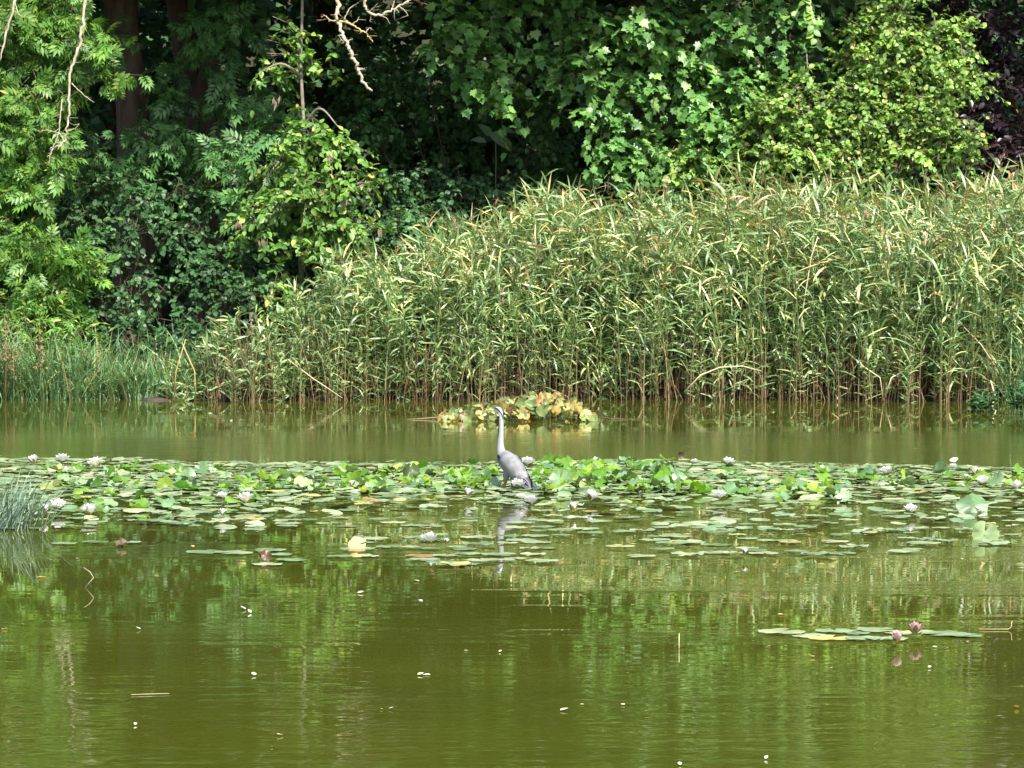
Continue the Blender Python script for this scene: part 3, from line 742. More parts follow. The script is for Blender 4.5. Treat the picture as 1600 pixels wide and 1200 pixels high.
# ------------------------------------------------------------------ ribbons: reed leaves, sedge, rushes
def ribbons(base, az, e0, bend, L, W, seg=4, twist=None, fold=0.0):
    """arching blades: base (N,3), azimuth, start elevation, total bend, length, width"""
    N = len(base)
    t = np.linspace(0, 1, seg + 1)
    e = e0[:, None] - bend[:, None] * t[None] ** 1.4
    ds = L[:, None] / seg
    h = np.concatenate([np.zeros((N, 1)), np.cumsum(np.cos(e[:, :-1]) * ds, 1)], 1)
    z = np.concatenate([np.zeros((N, 1)), np.cumsum(np.sin(e[:, :-1]) * ds, 1)], 1)
    ca, sa = np.cos(az)[:, None], np.sin(az)[:, None]
    c = base[:, None] + np.stack([h * ca, h * sa, z], -1)
    if twist is None: twist = np.zeros(N)
    w = W[:, None] * np.interp(t, [0, .15, .5, .85, 1], [.45, .9, 1, .5, 0])[None] * .5
    sx = np.stack([-sa, ca, np.zeros_like(sa)], -1)
    upv = np.stack([-np.sin(e) * ca, -np.sin(e) * sa, np.cos(e)], -1)
    tw = (twist[:, None] * (0.4 + t[None]))[..., None]
    side = sx * np.cos(tw) + upv * np.sin(tw)
    a = c[:, :-1] + side[:, :-1] * w[:, :-1, None]
    b = c[:, :-1] - side[:, :-1] * w[:, :-1, None]
    V = np.concatenate([np.stack([a, b], 2).reshape(N, seg * 2, 3), c[:, -1:]], 1)
    f = []
    for k in range(seg - 1):
        f += [(2 * k, 2 * k + 1, 2 * k + 3), (2 * k, 2 * k + 3, 2 * k + 2)]
    f.append((2 * seg - 2, 2 * seg - 1, 2 * seg))
    F = np.array(f)[None] + (np.arange(N) * (2 * seg + 1))[:, None, None]
    return V.reshape(-1, 3), F.reshape(-1, 3)

def reed_height(px):
    """how tall the reeds stand across the photograph"""
    return np.interp(px, [200, 300, 420, 520, 620, 740, 900, 1050, 1250, 1700], [.45, .8, 1.3, 1.7, 2.05, 2.38, 2.6, 2.76, 2.78, 2.78])

def reed_depth(px):
    return np.interp(px, [250, 420, 560, 750, 1050, 1700], [.8, 1.4, 2.4, 4.0, 5.0, 5.0])

def stem_bow(s, hh, lx, ly):
    return np.stack([lx * s ** 2, ly * s ** 2, s * hh], -1)

# the reed bed behind the front row
rng = np.random.default_rng(21)
N = 5600
x = rng.uniform(-5.6, 10.5, N)
pxl = 800 + x * FPX / 55.0
dep = reed_depth(pxl)
y = shore_y(x) - .25 + rng.random(N) ** 1.05 * dep
clump = np.sin(x * 2.1 + 1.3 * np.sin(y * 1.7)) + np.sin(x * 5.3 + y * 2.2)
keep = (rng.random(N) < (.45 + .16 * clump + .2) * np.interp(pxl, [250, 420, 560, 680], [.1, .22, .6, 1])) & (pxl > 270)
x, y, pxl = x[keep], y[keep], pxl[keep]
N = len(x)
gz = np.maximum(ground_z(x, y), -.3)
hgt = reed_height(pxl) * rng.uniform(.72, 1.1, N) * np.interp(y - shore_y(x), [-.3, 1.0, 4], [.86, .97, 1.03]) + .12 * np.sin(x * 1.7 + .6) + .1 * np.sin(x * 4.1)
short = (rng.random(N) < np.interp(y - shore_y(x), [-.2, .9], [.75, 0.0]))
hgt = np.where(short, hgt * rng.uniform(.32, .85, N), hgt)
lx = rng.normal(.12, .28, N) * hgt / 3; ly = rng.normal(-.1, .16, N) * hgt / 3
bed = MB()
stems = MB()
for i in range(N):
    s = np.linspace(0, 1, 4)
    p = stem_bow(s, hgt[i], lx[i], ly[i]) + (x[i], y[i], gz[i])
    r = rng.uniform(.005, .009)
    stems.tube(p, np.linspace(r, r * .4, 4), 4, cap=False)
PER = 28
s = np.clip((np.arange(PER)[None] + rng.random((N, PER))) / PER, 0, 1)
s = .17 + .83 * s ** .85
base = np.stack([x[:, None] + lx[:, None] * s ** 2, y[:, None] + ly[:, None] * s ** 2, gz[:, None] + hgt[:, None] * s], -1)
k = N * PER
az = rng.uniform(0, 2 * math.pi, k) * .75 + np.where(rng.random(k) < .5, -.15 * math.pi, .8 * math.pi) * .4
V, F = ribbons(base.reshape(-1, 3), az, rng.uniform(-.25, 1.3, k), rng.uniform(0, 1.5, k) ** 1.3, rng.uniform(.2, .46, k) * np.repeat(np.clip(hgt / 2.2, .6, 1.05), PER), rng.uniform(.019, .038, k), 4, rng.uniform(-1.3, 1.3, k))
bed_o = link('reed_bed', mesh_np('reed_bed', V, F), M['reed_leaf'])
tag(bed_o, 'dense bed of green and straw coloured reeds along the far bank', 'reeds', kind='stuff')
st_o = stems.build('stems', M['reed_stem'], bed_o); tag(st_o, kind='stuff')
# dead stalks and litter between the stems at the water line
dead = MB()
n = 1500
dx = rng.uniform(-4.5, 10, n); dyy = shore_y(dx) + rng.uniform(-.25, 1.4, n)
for i in range(n):
    hh = rng.uniform(.3, 1.1); a = rng.uniform(0, 6.3); ln = rng.uniform(0, .35)
    g = max(float(ground_z(dx[i], dyy[i])), -.2)
    dead.tube([(dx[i], dyy[i], g), (dx[i] + math.cos(a) * ln * .4, dyy[i] + math.sin(a) * ln * .4, g + hh * .55), (dx[i] + math.cos(a) * ln, dyy[i] + math.sin(a) * ln, g + hh)], [.007, .006, .004], 4, cap=False)
tag(dead.build('dead_stalks', M['dead_reed'], bed_o), kind='stuff')
# feathery plumes on some of them
pl = MB()
for i in rng.choice(N, 60, replace=False):
    top = np.array([x[i] + lx[i], y[i] + ly[i], gz[i] + hgt[i]])
    m = 22
    b = top + np.stack([rng.normal(0, .02, m), rng.normal(0, .02, m), rng.uniform(-.12, .16, m)], 1)
    v, f = ribbons(b, rng.normal(.3, .8, m), rng.uniform(.5, 1.4, m), rng.uniform(.5, 1.6, m), rng.uniform(.07, .15, m), np.full(m, .013), 2)
    pl.add(v, f)
tag(pl.build('plumes', M['plume'], bed_o), kind='stuff')

# front row: reeds that can be told apart, each with its stem and leaves
blade_meshes = []
for k in range(6):
    v, f = ribbons(np.zeros((1, 3)), np.array([0.0]), np.array([.4 + .14 * k]), np.array([.2 + .28 * ((k * 2) % 5)]), np.array([1.0]), np.array([.07 + .008 * (k % 3)]), 5, np.array([.5 * (-1) ** k]))
    me = mesh_np('reed_leaf', v, f); me.materials.append(M['reed_leaf']); blade_meshes.append(me)
protos = []
for k in range(7):
    t = thing('reed', 'x', 'reed')
    hh, bx, by = 1.0, rng.normal(.06, .09), rng.normal(-.05, .05)
    b = MB(); ss = np.linspace(0, 1, 7)
    b.tube(stem_bow(ss, hh, bx, by), np.linspace(.0042, .0016, 7), 6)
    b.build('stem', M['reed_stem'], t)
    nl = 13
    for q in range(nl):
        s_ = .2 + .8 * (q + rng.random() * .6) / nl
        o = link('leaf', blade_meshes[(q + k) % 6], None, t)
        o.location = (bx * s_ ** 2, by * s_ ** 2, s_)
        o.rotation_euler = (0, 0, q * math.pi + rng.normal(0, .7) + .3)
        sc = rng.uniform(.12, .21)
        o.scale = (sc, sc, sc)
    protos.append(t)
kids = {p.name: list(p.children) for p in protos}
NR = 150
xs_ = np.sort(rng.uniform(-5.2, 8.4, NR))
for i in range(NR):
    pxi = 800 + xs_[i] * FPX / 53.8
    p = protos[i % 7]
    o = p if i < 7 else copy_tree(p, None, kids)
    yy = float(shore_y(xs_[i])) - rng.uniform(.3, .62)
    o.location = (xs_[i], yy, max(float(ground_z(xs_[i], yy)), -.3))
    hh = float(reed_height(pxi)) * rng.uniform(.3, .8) + .25
    o.scale = (hh, hh, hh)
    o.rotation_euler = (rng.normal(0, .05), rng.normal(0, .07), rng.uniform(0, 6.28))
    if pxi < 640:
        lab, grp = 'short green reed standing in the water at the left end of the reed bed', 'front reeds left of the lily mound'
    elif pxi < 960:
        lab, grp = 'green reed standing in the water behind the mound of old lily leaves', 'front reeds behind the lily mound'
    else:
        lab, grp = 'tall green reed standing in the water at the right half of the reed bed', 'front reeds right of the lily mound'
    tag(o, lab, 'reed', grp)

# single stalks that stand out
def stalk(label, pts, r, mat='reed_stem', name='reed_stalk', cat='reed'):
    P = [np.array(p, float) for p in pts]
    t = thing(name, label, cat, P[0])
    b = MB(); c = np.array(P) - P[0]
    b.tube(c, np.linspace(r, r * .6, len(c)), 6)
    b.build('stem', M[mat], t)
    return t
M['straw'] = solid_mat('straw', (.42, .33, .17), (.58, .5, .3), 9, .6)
M['ochre'] = solid_mat('ochre_stalk', (.3, .2, .07), (.42, .31, .13), 9, .6)
t = stalk('tall pale bare stalk rising above the right half of the reeds', [at(1245, 560, 53.6), at(1255, 480, 53.5), at(1268, 400, 53.5), at(1278, 370, 53.5)], .011, 'straw')
stalk('broken straw coloured reed bent over the water in a sharp elbow', [wat(1300, 690, .0) * [1, 1, 0] + [0, 0, -.1], at(1302, 689, 48.2), at(1329, 668, 48.4), at(1300, 646, 48.6), at(1301, 560, 48.8)][1:4], .013, 'ochre')
stalk('pale arching dead stalk low in front of the reeds, right of the mound', [at(1070, 612, 53.0), at(1095, 586, 53.0), at(1125, 574, 53.0), at(1160, 572, 53.0), at(1190, 580, 53.1)], .012, 'straw')
stalk('straight dead stalk leaning left at the foot of the reeds on the right', [at(1345, 570, 53.0), at(1375, 590, 53.0), at(1380, 626, 53.0)], .011, 'straw')
stalk('forked pale stalk at the foot of the reeds on the right', [at(1383, 620, 53.0), at(1393, 590, 53.0), at(1412, 580, 53.0)], .013, 'straw')
stalk('pale stalk bent at an elbow near the right edge of the water', [at(1545, 640, 52.4), at(1556, 622, 52.4), at(1548, 595, 52.5)], .015, 'straw')
stalk('long straw stalk leaning over the water at the left end of the reeds', [at(450, 562, 53.2), at(490, 592, 53.0), at(535, 622, 52.9)], .010, 'straw')
stalk('upright ochre stalk at the left end of the reeds', [at(272, 625, 53.2), at(275, 580, 53.2), at(290, 530, 53.3)], .011, 'ochre')
stalk('twin ochre stalk beside the upright one at the left end of the reeds', [at(306, 625, 53.2), at(304, 580, 53.2), at(284, 535, 53.3)], .013, 'ochre')
w0 = wat(133, 918)
stalk('thin bent twig sticking out of open water on the left', [w0, w0 + (.06, 0, .07), w0 + (.035, 0, .11), w0 + (-.01, 0, .14)], .004, 'deadwood', 'twig', 'twig')
w0 = wat(1061, 1012)
stalk('short pale twig standing upright in open water right of centre', [w0 - (0, 0, .05), w0 + (0, 0, .04), w0 + (.001, 0, .085)], .005, 'straw', 'twig', 'twig')
w0 = wat(1530, 985)
stalk('thin floating twig with an upturned end beside the near lily pads', [w0 + (0, 0, .008), w0 + (.18, 0, .008), w0 + (.2, 0, .02), w0 + (.205, 0, .06)], .0025, 'straw', 'twig', 'twig')
w0 = wat(205, 1087)
stalk('pale straw stick floating on the near water at lower left', [w0 + (0, 0, .006), w0 + (.09, .02, .006), w0 + (.2, .05, .006)], .0022, 'straw', 'twig', 'twig')

# ---- sedge and grasses on the left bank
rng = np.random.default_rng(33)
def tuft(name, label, cat, x, y, n, hmin, hmax, w, spread, mat, lean=(0, 0), group=None, zb=None):
    z = max(float(ground_z(x, y)), -.15) if zb is None else zb
    t = thing(name, label, cat, (x, y, z), group=group)
    b = np.stack([rng.normal(0, spread, n), rng.normal(0, spread * .6, n), np.zeros(n)], 1)
    a = rng.uniform(0, 6.28, n)
    L = rng.uniform(hmin, hmax, n)
    v, f = ribbons(b, a, rng.uniform(1.05, 1.5, n), rng.uniform(.1, 1.9, n) ** 1.2, L, rng.uniform(.6, 1.2, n) * w, 5, rng.normal(0, .5, n))
    v = v.copy(); v[:, 0] += lean[0] * v[:, 2]; v[:, 1] += lean[1] * v[:, 2]
    o = link('blades', mesh_np('blades', v, f), M[mat], t); tag(o, kind='stuff')
    return t
for i, px in enumerate(np.linspace(-50, 330, 26)):
    p = at(px + rng.normal() * 6, 600, 53.6 + rng.uniform(-.1, .5))
    hmax = np.interp(px, [-60, 60, 130, 200, 330], [1.35, 1.4, 1.05, .75, .7])
    ORD = ['first', 'second', 'third', 'fourth', 'fifth', 'sixth', 'seventh', 'eighth', 'ninth', 'tenth', 'eleventh', 'twelfth', 'thirteenth', 'fourteenth', 'fifteenth', 'sixteenth']
    lab = f'sedge tuft on the left bank below the ash, {ORD[i]} counting from the left' if px < 110 else f'drooping sedge tuft at the water edge, {ORD[25 - i]} to the left of the reeds'
    tuft('sedge_tuft', lab, 'grass tuft', p[0], p[1] + .2, 95, .35, hmax, .02, .18, 'sedge', group='sedge under the ash' if px < 110 else 'sedge left of the reeds')
for i, px in enumerate(np.linspace(120, 420, 12)):
    p = at(px, 600, 54.6)
    tuft('sedge_tuft', f'sedge tuft growing up the bank behind the shore sedge, {ORD[i]} from the left', 'grass tuft', p[0], p[1] + rng.uniform(0, .6), 60, .4, 1.1, .018, .2, 'sedge', group='sedge on the bank behind')
for px, py, h in [(8, 500, 1.25), (-30, 520, 1.2), (20, 560, .8), (62, 520, 1.1)]:
    p = at(px, 620, 53.5)
    t = thing('dock_plant', {8: 'rusty brown dock seed head at the left edge of the bank', -30: 'rusty dock plant just beyond the left edge', 20: 'short rusty dock seed head low at the left edge', 62: 'thin rusty dock stalk among the sedge on the left'}[px], 'plant', (p[0], p[1], .0))
    b = MB(); b.tube([(0, 0, -.1), (.02, 0, h * .5), (.0, 0, h)], [.008, .007, .004], 5); b.build('stem', M['dead_reed'], t)
    m = 80
    zz = rng.uniform(.45, 1.0, m) * h
    v, f = joined(T['small'], np.stack([rng.normal(0, .05, m), rng.normal(0, .05, m), zz], 1), frames(rng.normal(size=(m, 3)), rng.normal(size=(m, 3))), rng.uniform(.03, .06, m))
    o = link('seeds', mesh_np('seeds', v, f), M['dock'], t); tag(o, kind='stuff')
# rounded bank stones / mud clods at the water line on the left
for px, r in [(240, .13)]:
    p = at(px, 622, 53.6)
    bm = bmesh.new(); bmesh.ops.create_icosphere(bm, subdivisions=3, radius=r)
    for v in bm.verts:
        v.co *= 1 + .18 * math.sin(v.co.x * 31 + px) * math.sin(v.co.y * 27) + .1 * math.sin(v.co.z * 40)
        v.co.z *= .55; v.co.x *= 1.5
    me = bpy.data.meshes.new('mud_clod'); bm.to_mesh(me); bm.free(); smooth(me)
    o = link('mud_clod', me, M.setdefault('mud', solid_mat('mud', (.025, .02, .015), (.06, .05, .04), 20, .8, .4, .5)))
    o.location = (p[0], p[1] + .15, -.02)
    tag(o, 'dark mud hump at the water edge left of the reeds', 'mud')

# ---- weedy plants at the right edge of the water
for px, Yw, lab, h in [(1592, 49.5, 'leafy green waterside plant at the right edge of the picture', .62), (1535, 50.2, 'low loosestrife plant in the shallows near the right edge', .38), (1640, 49.5, 'leafy green waterside plant just beyond the right edge', .8)]:
    p = at(px, 640, Yw); t = thing('waterside_plant', lab, 'plant', (p[0], p[1], -.05))
    b = MB(); P, Tp = [], []
    for k in range(11):
        a = rng.uniform(0, 6.28); r = rng.uniform(.05, .3); hh = h * rng.uniform(.5, 1.05)
        c = curve([(0 + .1 * math.cos(a), .1 * math.sin(a), 0), (r * .6 * math.cos(a), r * .6 * math.sin(a), hh * .6), (r * math.cos(a), r * math.sin(a), hh)], 4)
        b.tube(c, np.linspace(.006, .003, len(c)), 4)
        for s_ in np.linspace(.25, 1, 12):
            q = c[int(s_ * (len(c) - 1))]; th = rng.uniform(0, 6.28)
            P.append(q + rng.normal(size=3) * .015); Tp.append((math.cos(th), math.sin(th), .35))
    b.build('stems', M['sedge'], t)
    P, Tp = np.array(P), np.array(Tp)
    v, f = joined(ovate(.22), P, frames(Tp, np.array([0, -.3, 1]) + rng.normal(size=P.shape) * .3), rng.uniform(.08, .15, len(P)))
    o = link('leaves', mesh_np('leaves', v, f), M['bramble'], t); tag(o, kind='stuff')
p = at(1590, 600, 53.0)
for k, px in enumerate([1580, 1606, 1632]):
    p = at(px, 600, 53.0)
    tuft('bulrush', ['tall blue green bulrush leaves in front of the reeds at the right edge', 'bulrush clump cut by the right edge of the picture', 'bulrush clump just beyond the right edge'][k], 'bulrush', p[0], 52.9, 30, .8, 1.9, .022, .1, 'sedge', zb=-.15)

# ---- rush clump in the near left
p = wat(22, 826)
t = thing('rush_clump', 'blue green rush clump standing in the near water at the left edge', 'rushes', p)
n = 170
bx = np.stack([rng.normal(-.06, .15, n), rng.normal(0, .16, n), np.full(n, -.05)], 1)
for k in range(n):
    L = rng.uniform(.28, .64); a = rng.normal(.1, .9); e = rng.uniform(.75, 1.5)
    v, f = ribbons(bx[k:k + 1], np.array([a]), np.array([e]), np.array([rng.uniform(0, .9)]), np.array([L]), np.array([.011]), 4, np.array([rng.normal(0, .4)]))
    link('blade', mesh_np('blade', v, f), M['rush'], t)

# ------------------------------------------------------------------ water lilies
rng = np.random.default_rng(77)
def pad_shape(seed, cup=0.0, fold=0.0, wave=.03, n=24):
    r = np.random.default_rng(seed)
    notch = .16 + .1 * r.random()
    th = np.linspace(notch, 2 * math.pi - notch, n) + math.pi / 2
    rr = 1 + .04 * np.sin(3 * th + r.random() * 6) + .02 * np.sin(7 * th + r.random() * 6)
    def ring(k, amp):
        x_, y_ = rr * k * np.cos(th), rr * k * np.sin(th) * .94
        z_ = cup * k ** 2 + fold * np.abs(x_) ** 1.3 + amp * np.sin(4 * th + seed) * k + amp * .7 * np.sin(9 * th + seed * 2) * k
        return np.stack([x_, y_, z_], 1)
    v = np.concatenate([[[0, .06, 0]], ring(.55, wave * .4), ring(1, wave)])
    f = []
    for i in range(n - 1):
        f += [(0, 1 + i, 2 + i), (1 + i, 1 + n + i, 2 + n + i), (1 + i, 2 + n + i, 2 + i)]
    return v, np.array(f)
FLAT = [pad_shape(s, .0, .0, .015) for s in range(5)] + [pad_shape(9, .04, .0, .04)]
UP = [pad_shape(20, .1, .1, .09), pad_shape(21, .1, .45, .1), pad_shape(22, -.1, .8, .12), pad_shape(23, -.25, .1, .12), pad_shape(24, .15, -.5, .14), pad_shape(25, .3, .2, .16), pad_shape(26, -.3, -.3, .12)]
def mk(lst, name, mat):
    out = []
    for v, f in lst:
        me = mesh_np(name, v, f); smooth(me); me.materials.append(M[mat]); out.append(me)
    return out
FLAT_ME = mk(FLAT, 'lily_pad', 'pad'); UP_ME = mk(UP, 'lily_leaf', 'padup'); UP_PALE = mk(UP, 'lily_leaf', 'padmid')

near_edge = lambda px: np.interp(px, [-200, 0, 60, 130, 180, 300, 400, 425, 560, 800, 900, 1000, 1150, 1280, 1440, 1600, 1800], [826, 828, 832, 828, 816, 828, 830, 806, 802, 800, 806, 820, 836, 846, 838, 830, 830])
far_edge = lambda px: np.interp(px, [-200, 0, 200, 330, 420, 800, 860, 1050, 1400, 1600, 1800], [719, 719, 720, 724, 727, 726, 722, 722, 730, 734, 736])
def density(px, py):
    d = np.where((py > far_edge(px)) & (py < near_edge(px)), 1.0, 0.0)
    tail = (py >= near_edge(px))
    strip = np.zeros_like(py)
    for (a, b, c, e, k) in [(415, 545, 808, 826, .55), (590, 800, 806, 830, .35), (640, 860, 838, 886, .62), (395, 600, 858, 884, .5), (540, 640, 842, 862, .4), (800, 1000, 808, 858, .45), (985, 1310, 840, 872, .62), (1300, 1480, 838, 866, .45), (1440, 1620, 822, 852, .5), (930, 1100, 822, 850, .5), (1100, 1300, 832, 856, .7)]:
        strip = np.maximum(strip, np.where((px > a) & (px < b) & (py > c) & (py < e), k * .14, 0))
    d = np.where(tail, strip, d)
    # open gaps inside the bed
    d = np.where((py > 788) & (d > .9), np.where(px > 420, .1, .2), d)
    d = np.where((py > 772) & (py <= 788) & (d > .9), .4, d)
    d = np.where((px > 1340) & (py > 770) & (py < 815) & (d > .9), .6, d)
    return d
NT = 34000
X = rng.uniform(-7.5, 7.5, NT); Y = rng.uniform(26.5, 41, NT)
Q = pix(np.stack([X, Y, np.zeros(NT)], 1))
ok = rng.random(NT) < density(Q[:, 0], Q[:, 1])
X, Y, Q = X[ok], Y[ok], Q[ok]
cells = {}
pads = []
for i in range(len(X)):
    r = rng.uniform(.055, .125) if Q[i, 1] < 840 else rng.uniform(.08, .15)
    c = (int(X[i] / .35 + 100), int(Y[i] / .35))
    hit = False
    for a in (-1, 0, 1):
        for b in (-1, 0, 1):
            for j in cells.get((c[0] + a, c[1] + b), ()):
                p = pads[j]
                if (p[0] - X[i]) ** 2 + (p[1] - Y[i]) ** 2 < ((p[2] + r) * (.56 if Q[i, 1] < 772 else .72)) ** 2:
                    hit = True; break
            if hit: break
        if hit: break
    if hit: continue
    cells.setdefault(c, []).append(len(pads))
    pads.append((X[i], Y[i], r, Q[i, 0], Q[i, 1]))
pads = np.array(pads)
# the small near group on the right, and the stray pads on the left
extra = [(1222, 990, .15), (1265, 994, .12), (1305, 987, .13), (1300, 998, .15), (1350, 1000, .11), (1368, 986, .13), (1408, 991, .11), (1478, 992, .16), (1510, 994, .11), (1395, 1000, .1), (1440, 988, .1), (1340, 992, .08),
         (100, 850, .11), (148, 849, .11), (200, 850, .11), (320, 863, .16), (365, 865, .16), (420, 862, .14)]
ex = []
for (px, py, r) in extra:
    w = wat(px, py); ex.append((w[0], w[1], r, px, py))
pads = np.concatenate([pads, np.array(ex)])
n_ex = len(ex)
NP_ = len(pads)
zoff = np.random.default_rng(3).uniform(.004, .022, NP_)
dense = (pads[:, 4] < near_edge(pads[:, 3]))
tilt = rng.normal(0, 1, (NP_, 3)) * np.where(dense, .095, .006)[:, None]; tilt[:, 2] = 0
zoff += np.where(dense, np.abs(rng.normal(0, .012, NP_)), 0)
ang = rng.uniform(0, 6.28, NP_)
tipv = np.stack([np.cos(ang), np.sin(ang), np.zeros(NP_)], 1)
RM = frames(tipv + tilt * 0, np.array([0, 0, 1.0]) + tilt)
var = rng.integers(0, len(FLAT), NP_)
infr = (pads[:, 3] > -5) & (pads[:, 3] < 1605)
order = np.argsort(np.where(infr, -pads[:, 4], 0) - np.where(np.arange(NP_) >= NP_ - n_ex, 5000, 0))
single = order[:300]
def pad_label(px, py, k):
    if py > 970:
        return 'grey green pad in the small raft of lily pads nearest the camera on the right', 'near raft of lily pads'
    if px < 460 and py > 840:
        if px < 250: return 'small stray lily pad on open water right of the rush clump', 'stray pads by the rushes'
        return 'flat lily pad in the thin line left of the curled brown leaf', 'pads by the curled brown leaf'
    if px < 425: return 'flat lily pad along the left part of the near edge of the pad bed', 'near edge pads on the left'
    if px < 870: return 'flat lily pad floating on the water between the heron and the near open water', 'near edge pads below the heron'
    if px < 1180: return 'flat lily pad along the near edge right of the heron', 'near edge pads right of the heron'
    return 'flat lily pad along the right part of the near edge of the pad bed', 'near edge pads on the right'
for k, i in enumerate(single):
    o = link('lily_pad', FLAT_ME[var[i]])
    m4 = np.eye(4); m4[:3, :3] = RM[i] * pads[i, 2]; m4[:3, 3] = (pads[i, 0], pads[i, 1], zoff[i])
    o.matrix_world = Matrix(m4.tolist())
    lab, grp = pad_label(pads[i, 3], pads[i, 4], k)
    tag(o, lab, 'lily pad', grp)
rest = np.ones(NP_, bool); rest[single] = False
b = MB()
for vv in range(len(FLAT)):
    s_ = rest & (var == vv)
    v, f = joined(FLAT[vv], np.stack([pads[s_, 0], pads[s_, 1], zoff[s_]], 1), RM[s_], pads[s_, 2])
    b.add(v, f)
tag(b.build('lily_pads', M['pad'], sm=True), 'broad mass of flat lily pads filling the middle of the pond', 'lily pads', kind='stuff')

# leaves pushed up above the others
stalk_b = MB(); stalk_b.tube([(0, 0, 0), (.02, 0, .5), (0, 0, 1)], .008, 5)
stalk_me = stalk_b.mesh('stalk'); stalk_me.materials.append(M['padup'])
def raised(px, py, r, h, tip, nor, label, group, kind=None, mat=None):
    w = wat(px, py)
    t = thing('lily_leaf', label, 'lily leaf', w, group=group)
    k = rng.integers(0, len(UP)) if kind is None else kind
    me = UP_ME[k] if (group is None or rng.random() < .55) else UP_PALE[k]
    if mat:
        me = me.copy(); me.materials.clear(); me.materials.append(M[mat])
    o = link('leaf', me, None, t)
    m4 = np.eye(4); m4[:3, :3] = frames(np.array([tip], float), np.array([nor], float))[0] * r; m4[:3, 3] = (0, 0, h)
    o.matrix_local = Matrix(m4.tolist())
    s = link('stalk', stalk_me, None, t); s.location = (0, 0, -.06); s.scale = (1, 1, h + .055)
    return t
regs = [(70, 240, 730, 762, 26, 'left end of the bed below the white flowers'), (240, 400, 733, 766, 30, 'left part of the bed'), (400, 600, 738, 768, 48, 'patch left of the heron'), (600, 775, 732, 764, 46, 'patch just left of the heron'),
        (838, 945, 724, 772, 56, 'bright clump just right of the heron'), (945, 1050, 722, 770, 46, 'right end of the bright clump right of the heron'), (1050, 1200, 738, 772, 26, 'scattered patch right of the bright clump'),
        (1200, 1330, 736, 782, 30, 'patch right of centre'), (1330, 1600, 738, 764, 34, 'right end of the bed'), (100, 420, 764, 800, 14, 'near half of the bed on the left')]
LIFT = []
for (x0, x1, y0, y1, n, lab) in regs:
    for k in range(int(n * 1.7)):
        px, py = rng.uniform(x0, x1), rng.uniform(y0 + 6, y1 + 4)
        h = abs(rng.normal(.015, .022)) + .012
        if 838 <= x0 < 1000: h += .025
        tl = rng.uniform(.05, .65) if rng.random() < .75 else rng.uniform(.6, 1.5)
        a = rng.normal(0, 1.0)
        nor = (math.sin(a) * tl, -math.cos(a) * tl * (1 if rng.random() < .7 else -1), 1.0)
        LIFT.append((px, py, rng.uniform(.05, .105), h, (rng.normal(), rng.normal(), .1), nor, lab))
LIFT.sort(key=lambda q: -q[2] * (.6 + q[3] * 3) * (q[1] - 360))
for (px, py, r, h, tip, nor, lab) in LIFT[:280]:
    raised(px, py, r, h, tip, nor, 'curled lily leaf lifted up, ' + lab, 'lifted leaves, ' + lab)
low = MB(); lowp = MB()
for i, (px, py, r, h, tip, nor, lab) in enumerate(LIFT[280:]):
    v, f = joined(UP[i % len(UP)], (wat(px, py) + (0, 0, h))[None], frames(np.array([tip], float), np.array([nor], float)), np.array([r]))
    (low if i % 2 else lowp).add(v, f)
lo = low.build('lily_leaves', M['padup'], sm=True)
tag(lo, 'mass of small curled lily leaves between the larger lifted ones', 'lily leaves', kind='stuff')
tag(lowp.build('pale_leaves', M['padmid'], lo, True), kind='stuff')
raised(876, 765, .105, .1, (.1, .3, 1), (-.25, -1, .35), 'round pale lily leaf standing upright right of the heron', None, 0, 'padmid')
raised(1520, 800, .15, .07, (.3, -.3, -.3), (-.15, -.55, 1), 'large domed lily leaf standing alone near the right edge of the bed', None, 3, 'padmid')
raised(1538, 842, .11, .04, (.3, .2, .9), (.1, -.8, .5), 'green lily leaf standing on edge in open water below the domed leaf', None, 2, 'padmid')
raised(640, 748, .085, .09, (.2, .4, 1), (.3, 1, .3), 'dark folded lily leaf standing upright left of the heron', None, 2, 'dark_leaf')
raised(172, 752, .11, .05, (.1, .2, -.3), (-.1, -.7, 1), 'large pale green lily leaf lifted at the left end of the bed', None, 0)
raised(558, 856, .078, .025, (1, 0, .15), (.1, -.55, .8), 'pale orange lily leaf standing on edge in the water below left of the heron', None, 0, 'orange_leaf')
t = raised(410, 876, .045, .04, (-.5, 0, .9), (.9, -.7, .2), 'curled brown and yellow leaf sticking up at the near left of the bed', None, 2, 'yellow_leaf')
o = link('brown_fold', UP_ME[4].copy(), None, t); o.data.materials.clear(); o.data.materials.append(M['brown_leaf'])
o.location = (.03, -.02, .04); o.scale = (.055, .045, .05); o.rotation_euler = (1.2, .2, .4)
t = raised(1065, 722, .05, .06, (1, 0, .3), (0, -1, .1), 'dark round curled leaf at the far edge of the bed right of the bright clump', None, 1, 'brown_leaf')
raised(190, 855, .05, .02, (1, 0, .1), (0, -.5, 1), 'small brown curled pad floating right of the rush clump', None, 1, 'brown_leaf')

